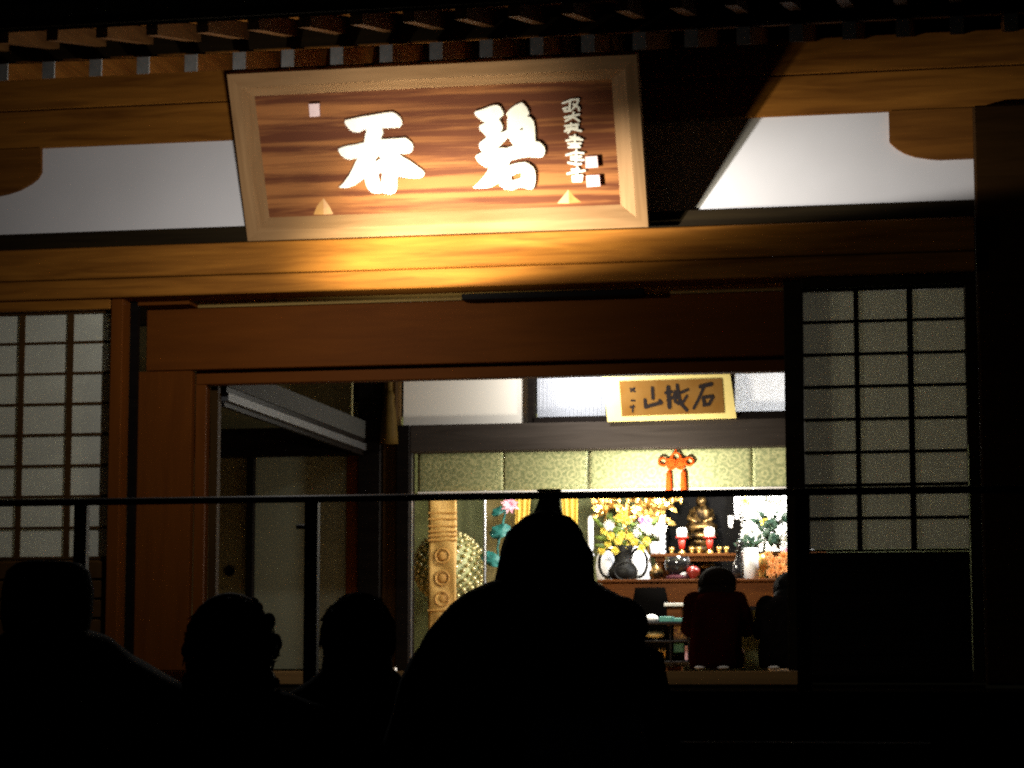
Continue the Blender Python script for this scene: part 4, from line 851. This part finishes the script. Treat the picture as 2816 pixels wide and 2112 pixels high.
def kneeling(label, x, y, z0, h, hw, bw, robe, hairm, lean=.10):
    r_ = root('person', label, 'person', (x, y, z0), group='people kneeling at the altar')
    V = {'pelvis': ((x, y - .02, z0 + h * .24), .105), 'waist': ((x, y + .03, z0 + h * .42), .09), 'chest': ((x, y + .10, z0 + h * .60), .10), 'neck': ((x, y + .16, z0 + h * .72), .042), 'head': ((x, y + .20, z0 + h * .86), .075), 'crown': ((x, y + .20, z0 + h * .93), .05)}
    E = [('pelvis', 'waist'), ('waist', 'chest'), ('chest', 'neck'), ('neck', 'head'), ('head', 'crown')]
    for s, p in ((-1, 'l'), (1, 'r')):
        V[p + 'sh'] = ((x + s * .12, y + .10, z0 + h * .66), .045); V[p + 'el'] = ((x + s * .16, y + .17, z0 + h * .42), .036); V[p + 'wrist'] = ((x + s * .05, y + .32, z0 + h * .50), .022)
        V[p + 'kn'] = ((x + s * .10, y + .36, z0 + .075), .065); V[p + 'ft'] = ((x + s * .07, y - .06, z0 + .045), .04)
        E += [('chest', p + 'sh'), (p + 'sh', p + 'el'), (p + 'el', p + 'wrist'), ('pelvis', p + 'kn'), (p + 'kn', p + 'ft')]
        hand(V, E, V[p + 'wrist'][0], (-s * .3, .5, .8), -s, p)
    link('body', skin('body', V, E, SKIN, r_), r_)
    bm = bmesh.new(); loft(bm, [(z0 + .015, x, y + .12, bw, .32), (z0 + h * .16, x, y + .12, bw * 1.02, .31), (z0 + h * .32, x, y + .05, bw * .92, .20), (z0 + h * .50, x, y + .07, bw * .95, .16), (z0 + h * .64, x, y + .10, bw * .98, .15), (z0 + h * .72, x, y + .12, bw * .80, .13), (z0 + h * .78, x, y + .15, bw * .42, .09)], 26)
    for s, p in ((-1, 'l'), (1, 'r')):
        tube(bm, [Vector(V[p + 'sh'][0]), Vector(V[p + 'el'][0]), Vector(V[p + 'wrist'][0])], [.068, .064, .062], 12)
    ell(bm, V['lsh'][0], (.066, .07, .066)); ell(bm, V['rsh'][0], (.066, .07, .066))
    bmesh.ops.subdivide_edges(bm, edges=[e for e in bm.edges if e.calc_length() > .05], cuts=1, use_grid_fill=True)
    for v_ in bm.verts: v_.co += Vector((1, 1, .3)) * noise.noise(v_.co * 13) * .014
    obj('robe', bm, robe, r_, True)
    hb = bmesh.new(); ell(hb, (x, y + .17, z0 + h * .865), (hw, hw * 1.05, h * .15), 20, 12); ell(hb, (x, y + .13, z0 + h * .74), (hw * 1.04, hw * .85, h * .15), 18, 10); strands(hb, random.Random(9), (x, y + .17, z0 + h * .84), (hw, hw, h * .16), 160, .04, -1.2)
    obj('hair', hb, hairm, r_, True)
    for s in (-1, 1):
        fb = bmesh.new(); ell(fb, (x + s * .062, y - .16, z0 + .020), (.036, .05, .011)); obj('sock', fb, WHITEC, r_, True)
    return r_
K1 = kneeling('person with brown-black hair kneeling in a dark red robe facing the altar', -1.510, 2.0, 1.459, .60, .108, .150, REDROBE, HAIRB)
kneeling('person in black robe kneeling at the right, partly behind the doorpost', -1.083, 1.9, 1.459, .56, .085, .17, BLACKROBE, HAIR)
